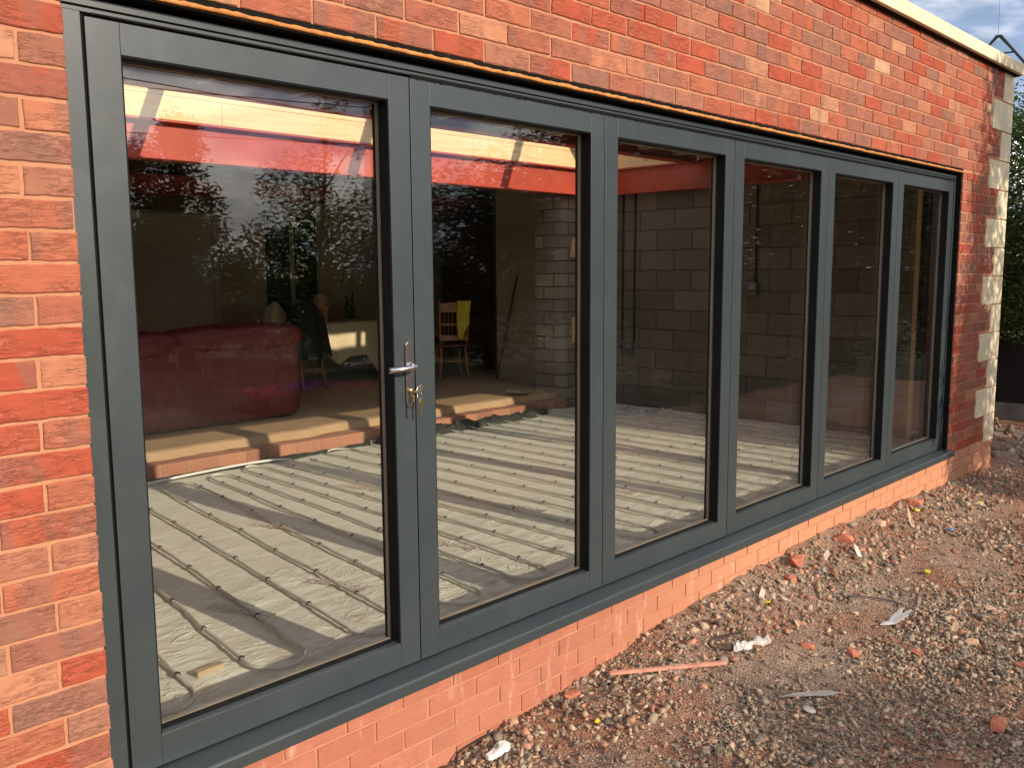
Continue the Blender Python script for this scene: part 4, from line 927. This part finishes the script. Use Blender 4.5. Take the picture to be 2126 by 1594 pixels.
n = len(P); q.add([(x, y, 0.0) for x, y in P]+[(x, y, .014+.1*abs(x)) for x, y in P], [tuple(range(n-1, -1, -1)), tuple(range(n, 2*n))]+[(i, (i+1) % n, (i+1) % n+n, i+n) for i in range(n)]); q.build('foam_scrap', M['whiteplastic'], fb, bevel=.002)
q = MB(); q.add([(-.005, -.006, .0195), (.018, .0, .0195), (.038, .018, .0215), (.02, .016, .0205), (-.002, .006, .0195)], [(0, 1, 2, 3, 4)]); q.build('green_patch', M['greenprint'], fb)
YP = [(1.708, -.337, .5, 'yellow plastic packer on gravel nearest the camera'), (3.18, -.276, 1.9, 'small yellow packer half buried at the plinth below the third leaf'), (4.364, -.671, .2, 'bright yellow packer out in the gravel, level with the fifth leaf'),
      (5.441, -.202, .9, 'yellow packer lying close to the plinth below the last leaf'), (6.194, -.404, .4, 'farthest yellow packer, on bare red soil')]
for x_, y_, a, lab in YP:
    q = MB(); q.box(-.016, .016, -.008, .008, 0, .004).box(-.016, -.004, -.0085, .0085, .0042, .006); o_ = q.build('plastic_packer', M['yellowplastic'], None, bevel=.0008); o_.location = gl_(x_, y_, .014); o_.rotation_euler = (.15, .1, a); s_ = 1.0+0.25*(x_-1.7); o_.scale = (s_, s_, s_); tag(o_, lab, 'packer', 'coloured plastic window packers on the ground')
q = MB(); q.box(-.03, .03, -.005, .005, 0, .006).box(-.03, .03, .012, .02, 0, .006).box(-.03, -.02, -.005, .02, 0, .0058); o_ = q.build('plastic_packer', M['blueplastic'], None, bevel=.001); o_.location = gl_(5.344, -.479, .02); tag(o_, 'blue horseshoe packer on the gravel towards the corner', 'packer', 'coloured plastic window packers on the ground')
flat_scrap('paper_scrap', [(-.09, -.05), (-.02, -.055), (.06, -.03), (.09, .0), (.05, .02), (.07, .05), (.02, .045), (-.02, .01), (-.06, .0)], gl_(3.535, -.80, .022), R(-45), .002, M['whiteplastic'], 'torn white paper scrap lying on the gravel beside the black loop', 'litter', 3.0)
tag(crumple('plastic_film', [(2.60, -.42, gh(2.6, -.42)+.005), (2.68, -.46, gh(2.68, -.45)+.005), (2.80, -.50, gh(2.8, -.5)+.005)], .06, .05, M['polythene'], None, 12, 26, 10), 'crumpled clear plastic film on the soil inside a black cable loop', 'litter')
flat_scrap('plastic_film', [(-.12, -.01), (-.05, .015), (.03, .01), (.09, -.02), (.12, -.07), (.06, -.05), (.02, -.02), (-.05, -.015)], gl_(2.50, -.84, .016), R(-40), .0015, M['polythene'], 'long clear plastic strip lying flat among gravel, low in the picture', 'litter', 1.0)
b = MB(); b.lathe([(0, .006), (.012, .006), (.026, .003), (.028, .0), (.026, -.002), (0, -.002)], n=18); o_ = b.build('plastic_disc', M['polythene'], None, smooth=True); o_.location = gl_(2.38, -.909, .018); o_.rotation_euler = (.2, .1, 0); tag(o_, 'round clear plastic disc on the gravel below the long strip', 'litter')
for nm, P, lab in (('cable_offcut', [(1.16, -.10), (1.19, -.06), (1.26, -.068), (1.36, -.075), (1.42, -.11), (1.45, -.14)], 'black cable offcut arching over the gravel beside the foam scrap'),
                   ('cable_offcut', [(2.80, -.36), (2.66, -.33), (2.55, -.30), (2.56, -.36), (2.66, -.48), (2.72, -.50)], 'black cable loop round the crumpled clear film'),
                   ('cable_offcut', [(3.55, -.55), (3.62, -.53), (3.72, -.62), (3.80, -.72), (3.74, -.74)], 'black cable loop behind the torn white paper')):
    pts = smooth_path([(x, y, gh(x, y)+.014+.008*math.sin(i*1.3)) for i, (x, y) in enumerate(P)], 3); b = MB(); b.tube(pts, .0036, 8); tag(b.build(nm, M['cable'], None, smooth=True), lab, 'cable', 'black cable offcuts on the gravel')
A, B_ = Vector(gl_(2.023, -.149, .030)), Vector(gl_(2.474, -.459, .034)); d = B_-A; q = MB()
q.prism([(-.014, -.006), (.012, -.007), (.011, .006), (-.013, .005)], 0, d.length, M_=Matrix.Identity(4)); o_ = q.build('red_batten', M['redbatten'], None, bevel=.002); o_.location = A; o_.rotation_euler = d.to_track_quat('Y', 'Z').to_euler(); tag(o_, 'weathered red painted batten lying on the gravel near the plinth', 'batten')
for i, (x_, y_, s_, a, lab) in enumerate(((4.0, -.217, .05, .3, 'small white torn scrap at the plinth below the fourth leaf'), (4.25, -.30, .06, 1.2, 'curled cream scrap in the soil just beyond the small white one'), (3.767, -.386, .055, 2.2, 'pointed white shard standing in the soil below the fourth leaf'),
                                    (3.20, -.24, .05, .6, 'cream crumpled wrapper at the plinth beside the half buried yellow packer'), (5.15, -.28, .12, 1.0, 'long tan cardboard strip near the plinth below the last leaf'), (3.671, -1.05, .06, .2, 'tan cardboard flake in the gravel at the right'))):
    tan = 'tan' in lab; w_ = .25 if 'strip' in lab else .6
    flat_scrap('card_scrap' if tan else 'white_scrap', [(-s_*.5, -s_*.4*w_), (s_*.3, -s_*.5*w_), (s_*.6, s_*.1*w_), (s_*.1, s_*.4*w_), (-s_*.4, s_*.5*w_)], gl_(x_, y_, .022), a, .002, M['card' if tan else 'paper'], lab, 'litter', 6, tilt=(.15, -.12))

# ------------------------------------------------------------------ FOLIAGE
def leaves(centers, spread, per, L_, Wd, droop=0.0):
    C_ = np.repeat(np.asarray(centers, float), per, 0); n = len(C_)
    sp = np.asarray(spread, float); sp = np.repeat(sp, per, 0) if sp.ndim == 2 else sp
    g_ = rng.normal(size=(n, 3)); g_ /= np.maximum(1, np.linalg.norm(g_, axis=1, keepdims=True)/2.0)
    P = C_+g_*sp
    d = rng.normal(size=(n, 3)); d[:, 2] = d[:, 2]*0.6-droop; d /= np.linalg.norm(d, axis=1, keepdims=True)
    r2 = rng.normal(size=(n, 3)); s_ = np.cross(d, r2); s_ /= np.linalg.norm(s_, axis=1, keepdims=True)
    l_ = L_*rng.uniform(.6, 1.3, (n, 1)); w_ = Wd*rng.uniform(.6, 1.3, (n, 1)); nn = np.cross(d, s_)
    V = np.stack([P, P+d*l_*.45+s_*w_*.5+nn*l_*.05, P+d*l_, P+d*l_*.45-s_*w_*.5+nn*l_*.05], 1).reshape(-1, 3)
    F = np.arange(4*n).reshape(n, 4); rn = np.repeat(rng.random((n, 1)), 4, 1); rn[:, 3] = 1
    return V, F, rn
def tree(name, lab, cat, base, top, clumps, spread, per, L_, Wd, mat, tr=0.12, droop=0, group=None, limb_r=0.02):
    e = thing(name, lab, cat, base, 0, group); base = Vector(base)
    b = MB(); tp = Vector(top); mids = [base.lerp(tp, k/5)+Vector((random.uniform(-.06, .06), random.uniform(-.06, .06), 0))*(k > 0) for k in range(6)]
    b.tube(mids, [tr*(1-.16*k) for k in range(6)], 8)
    for i, c_ in enumerate(clumps):
        if i % 2 and len(clumps) > 30: continue
        c_ = Vector(c_); s_ = min(1, max(0.12, (c_.z-base.z)/(max(.1, tp.z-base.z))*0.75)); st = base.lerp(tp, s_)
        mid = st.lerp(c_, .5)+Vector((random.uniform(-.1, .1), random.uniform(-.1, .1), random.uniform(0, .15)))
        b.tube([st, mid, c_], [limb_r*1.2, limb_r*.8, limb_r*.25], 5, caps=False)
    b.build('trunk', M['bark'], e, smooth=True)
    V, F, rn = leaves(clumps, spread, per, L_, Wd, droop); V = V-np.array(base)
    npmesh('crown', V, F, M[mat], e, rnd=rn); return e
def blob(c_, r_, n, minr=0.35):
    out = []
    while len(out) < n:
        v_ = rng.uniform(-1, 1, 3); l_ = np.linalg.norm(v_)
        if minr < l_ < 1: out.append(tuple(np.array(c_)+v_*np.array(r_)))
    return out
def cone(x_, y_, z0, z1, r_, n):
    out = []
    for i in range(n):
        s_ = rng.random()**1.4; a = rng.uniform(0, 2*math.pi); rr = r_*(1-s_)**.8*rng.uniform(.5, 1.1); out.append((x_+rr*math.cos(a), y_+rr*math.sin(a), z0+(z1-z0)*s_))
    return out
# 1. leafy tree off to the right whose branches shade the corner of the wall
cl = blob((7.28, -4.1, 2.1), (.34, .5, 1.15), 24, .0)+blob((8.75, -4.3, 1.7), (.75, .8, 1.35), 44, .1)+[(7.8, -4.1, 1.5), (7.75, -4.1, 2.2), (7.85, -4.2, 2.9), (7.7, -4.0, 3.3)]+blob((7.72, -3.9, 4.35), (.30, .4, .38), 7, .0)+blob((7.42, -3.9, 3.55), (.20, .3, .22), 4, .0)+blob((9.9, -4.6, 4.0), (1.2, .8, 1.5), 36, .2)
tree('garden_tree', 'leafy drooping tree off to the right, its branches shading the wall corner', 'tree', (9.0, -4.6, -.4), (9.0, -4.5, 4.8), cl, (.16, .16, .24), 330, .12, .028, 'leafdark', .10, droop=.9)
tree('gravel_shade_tree', 'small round tree added out of view behind the camera to shade the gravel', 'tree', (3.1, -13, -.45), (3.1, -13, 3.4), blob((3.1, -13, 3.3), (1.5, .7, 1.15), 55, .1), (.2, .2, .18), 200, .12, .045, 'leafdark', .10)  # added out of view so that its crown shades the gravel
# 2. conifer
tree('conifer', 'dark pointed conifer standing far back, reflected in the first leaf', 'tree', (7.9, -16, -.45), (7.9, -16, 4.2), cone(7.95, -16, 0, 4.6, 1.45, 150)+cone(7.2, -16.3, 0, 4.1, .9, 60)+blob((6.3, -16, .9), (1.9, .5, 1.9), 90, .0), (.20, .20, .16), 120, .16, .05, 'conifer', .18, droop=.2)
# 3. loose shrub tree
tree('shrub_tree', 'loose airy young tree reflected at the right of the first leaf', 'tree', (9.3, -13, -.45), (9.6, -13, 4.4), blob((9.3, -13, 2.0), (1.5, .8, 1.7), 44, .1)+blob((9.7, -13.2, 1.1), (2.3, .6, 1.9), 130, .0)+[(9.7, -13, 4.2), (9.74, -13, 4.55), (9.76, -13, 4.85), (10.9, -13, 4.5), (10.4, -13, 4.2), (8.9, -13, 3.7), (8.4, -13, 3.2)], (.19, .19, .22), 130, .12, .035, 'leaf', .07)
# 4. dense tree
tree('evergreen_tree', 'dense dark evergreen reflected in the second leaf', 'tree', (11.3, -10, -.45), (11.3, -10, 3.4), blob((11.2, -10, 1.6), (1.9, .9, 2.2), 95, .1), (.25, .25, .22), 200, .14, .04, 'leafdark', .16)
for tx_, ty_, rx_, hz_, lb_ in ((13.4, -5.8, 1.9, 5.2, 'dark evergreen reflected in the third and fourth leaves'), (16.8, -5.4, 2.0, 5.6, 'dark evergreen reflected in the fifth leaf'), (20.4, -5.0, 2.2, 6.0, 'tallest dark evergreen, reflected in the farthest leaf'), (15.0, -11, 2.6, 5.0, 'broad dark evergreen standing back between the others')):
    tree('evergreen_tree', lb_, 'tree', (tx_, ty_, -.45), (tx_, ty_, hz_-1), blob((tx_, ty_, hz_/2), (rx_, 1.3, hz_/2), 110, .05), (.30, .30, .26), 210, .15, .05, 'leafdark', .18)
# hedges
V, F, rn = leaves(blob((12.5, -6.6, .7), (1.9, .35, .75), 60, .0), (.20, .14, .13), 150, .06, .03); e = thing('hedge', 'low clipped yellow green hedge reflected low in the second and third leaves', 'hedge', (12.5, -6.6, -.45)); npmesh('foliage', V-np.array([12.5, -6.6, -.45]), F, M['leaflight'], e, rnd=rn)
V, F, rn = leaves([(x_, -24+rng.uniform(-.5, .5), z_) for x_ in np.arange(-6, 34, .45) for z_ in np.arange(-.2, 3.0, .4)], (.3, .25, .2), 26, .22, .1); e = thing('hedge', 'long field hedge far behind, along the end of the lawn', 'hedge', (12, -24, -.45)); npmesh('foliage', V-np.array([12, -24, -.45]), F, M['leafdark'], e, rnd=rn)
V, F, rn = leaves([(x_, -4.6+rng.uniform(-.5, .4)-.05*(x_-10), z_) for x_ in np.arange(9.8, 25, .35) for z_ in np.arange(-.3, 1.5, .3)], (.28, .25, .2), 60, .13, .05); e = thing('hedge', 'dark hedge added below the evergreens to stand in for ground shade', 'hedge', (17, -4.6, -.45)); npmesh('foliage', V-np.array([17, -4.6, -.45]), F, M['leafdark'], e, rnd=rn)  # added to hide sunlit ground in the reflections, in place of tree shade
# flower bed
for i, (x_, y_, mt_, lab) in enumerate(((5.5, -8.6, 'pink', 'low clump of pink flowers, leftmost in the garden bed'), (6.3, -8.7, 'purple', 'round clump of purple flowers in the garden bed'), (6.75, -8.2, 'pink', 'low clump of pink flowers, rightmost in the garden bed'))):
    e = thing('flower_clump', lab, 'flowers', (x_, y_, -.46), 0, 'flower clumps in the garden bed', local=True)
    V, F, rn = leaves(blob((0, 0, .1), (.35, .25, .15), 16, 0), (.08, .08, .05), 60, .07, .03); npmesh('leaves', V, F, M['leaf'], e, rnd=rn)
    V, F, rn = leaves(blob((0, 0, .24), (.28, .2, .06), 14, 0), (.05, .05, .02), 40, .05, .045); npmesh('petals', V, F, M[mt_], e, rnd=rn)
# 5. beyond the right corner: boundary trees and fence
tree('boundary_shrub', 'tall green conifer hedge bush rising beyond the corner of the wall', 'shrub', (10.9, 1.3, -.45), (10.9, 1.3, 2.6), blob((10.5, 1.2, 2.1), (.9, 1.4, 1.45), 150, .2), (.17, .17, .17), 420, .06, .022, 'leaf', .10)
tree('boundary_shrub', 'dark overgrown shrub behind the taller bush beyond the corner', 'shrub', (14.6, 3.2, -.45), (14.6, 3.2, 2.6), blob((14.6, 3.2, 1.5), (1.6, 1.6, 1.7), 60, .2), (.28, .28, .25), 200, .15, .04, 'leafdark', .14)
fe = thing('boundary_fence', 'dark board fence on a concrete base beyond the wall corner', 'fence', (10.4, 1.5, -.4))
b = MB(); y = -0.5
while y < 6: b.box(10.6+.006*random.random(), 10.63, y, y+.145, -.12, 1.5+.01*random.random()); y += .15
b.build('boards', M['fence'], fe)
b = MB(); b.box(10.56, 10.66, -.5, 6, -.6, -.121); b.build('gravel_board', M['concrete'], fe, bevel=.006)
b = MB(); b.box(10.54, 10.60, -.5, 6, 1.2, 1.26); b.build('rail', M['fence'], fe)
for i in range(3):
    b = MB(); b.box(10.50, 10.599, -.6+2.2*i, -.5+2.2*i, -.6, 1.6); b.build('post', M['fence'], fe)
b = MB(); b.box(-.02, .02, -.008, .008, 0, .6); o_ = b.build('metal_strip', M['greymetal'], None); o_.location = (9.15, .12, gh(9.15, .12)); o_.rotation_euler = (R(32), R(5), 0); tag(o_, 'grey metal strip leaning in the shade beyond the wall corner', 'metal strip')
# pole bracket above the coping, with its wire
ab = thing('cable_bracket', 'black angled cable bracket with thin wire rising above the coping at the corner', 'bracket', (8.0, .2, 3.35))
b = MB(); b.tube([(8.0, .34, 3.36), (8.0, .278, 3.441), (8.0, .215, 3.507), (8.0, .185, 3.505), (8.0, .10, 3.40), (8.0, -.03, 3.235), (8.0, -.25, 2.96)], [.010, .010, .016, .016, .012, .012, .012], 8); b.build('arm', M['cable'], ab, smooth=True)
b = MB(); b.tube([(8.0, .19, 3.355), (8.0, .07, 3.352)], .007, 6); b.build('strut', M['cable'], ab, smooth=True)
b = MB(); b.tube([(8.0, .205, 3.51), (8.0, .209, 3.82), (8.0, .213, 4.3)], .0016, 5); b.build('wire', M['cable'], ab)
b = MB(); b.tube([(8.0, .34, 3.36), (8.0, .42, 3.24)], .012, 8); b.build('foot', M['cable'], ab)
# overhead wires in the garden (seen reflected)
for k, (za, zb, ya, lab) in enumerate(((5.35, 5.15, -15, 'upper overhead wire crossing the garden sky'), (5.05, 5.55, -15.5, 'lower overhead wire crossing the garden sky'), (4.1, 4.6, -15, 'lowest overhead wire crossing above the garden'))):
    b = MB(); pts = [(x_, ya, za+(zb-za)*((x_-3)/10)-.12*math.sin(math.pi*(x_+8)/34)) for x_ in np.linspace(-8, 26, 24)]; b.tube(pts, .012, 5); tag(b.build('overhead_wire', M['cable'], None), lab, 'wire', 'overhead wires')
for x_, lab in ((-8, 'wooden utility pole at the left end of the wires'), (26, 'wooden utility pole at the right end of the wires')):
    p_ = thing('utility_pole', lab, 'pole', (x_, -15.2, -.46), 0, 'utility poles', local=True); b = MB(); b.tube([(0, 0, 0), (0, 0, 3.2), (0, 0, 6.6)], [.13, .12, .10], 10); b.build('mast', M['bark'], p_, smooth=True); b = MB(); b.box(-.05, .05, -.6, .6, 5.6, 5.7); b.build('crossarm', M['bark'], p_)
for o in list(bpy.data.objects):
    for k in ('_base', '_local'):
        if k in o: del o[k]
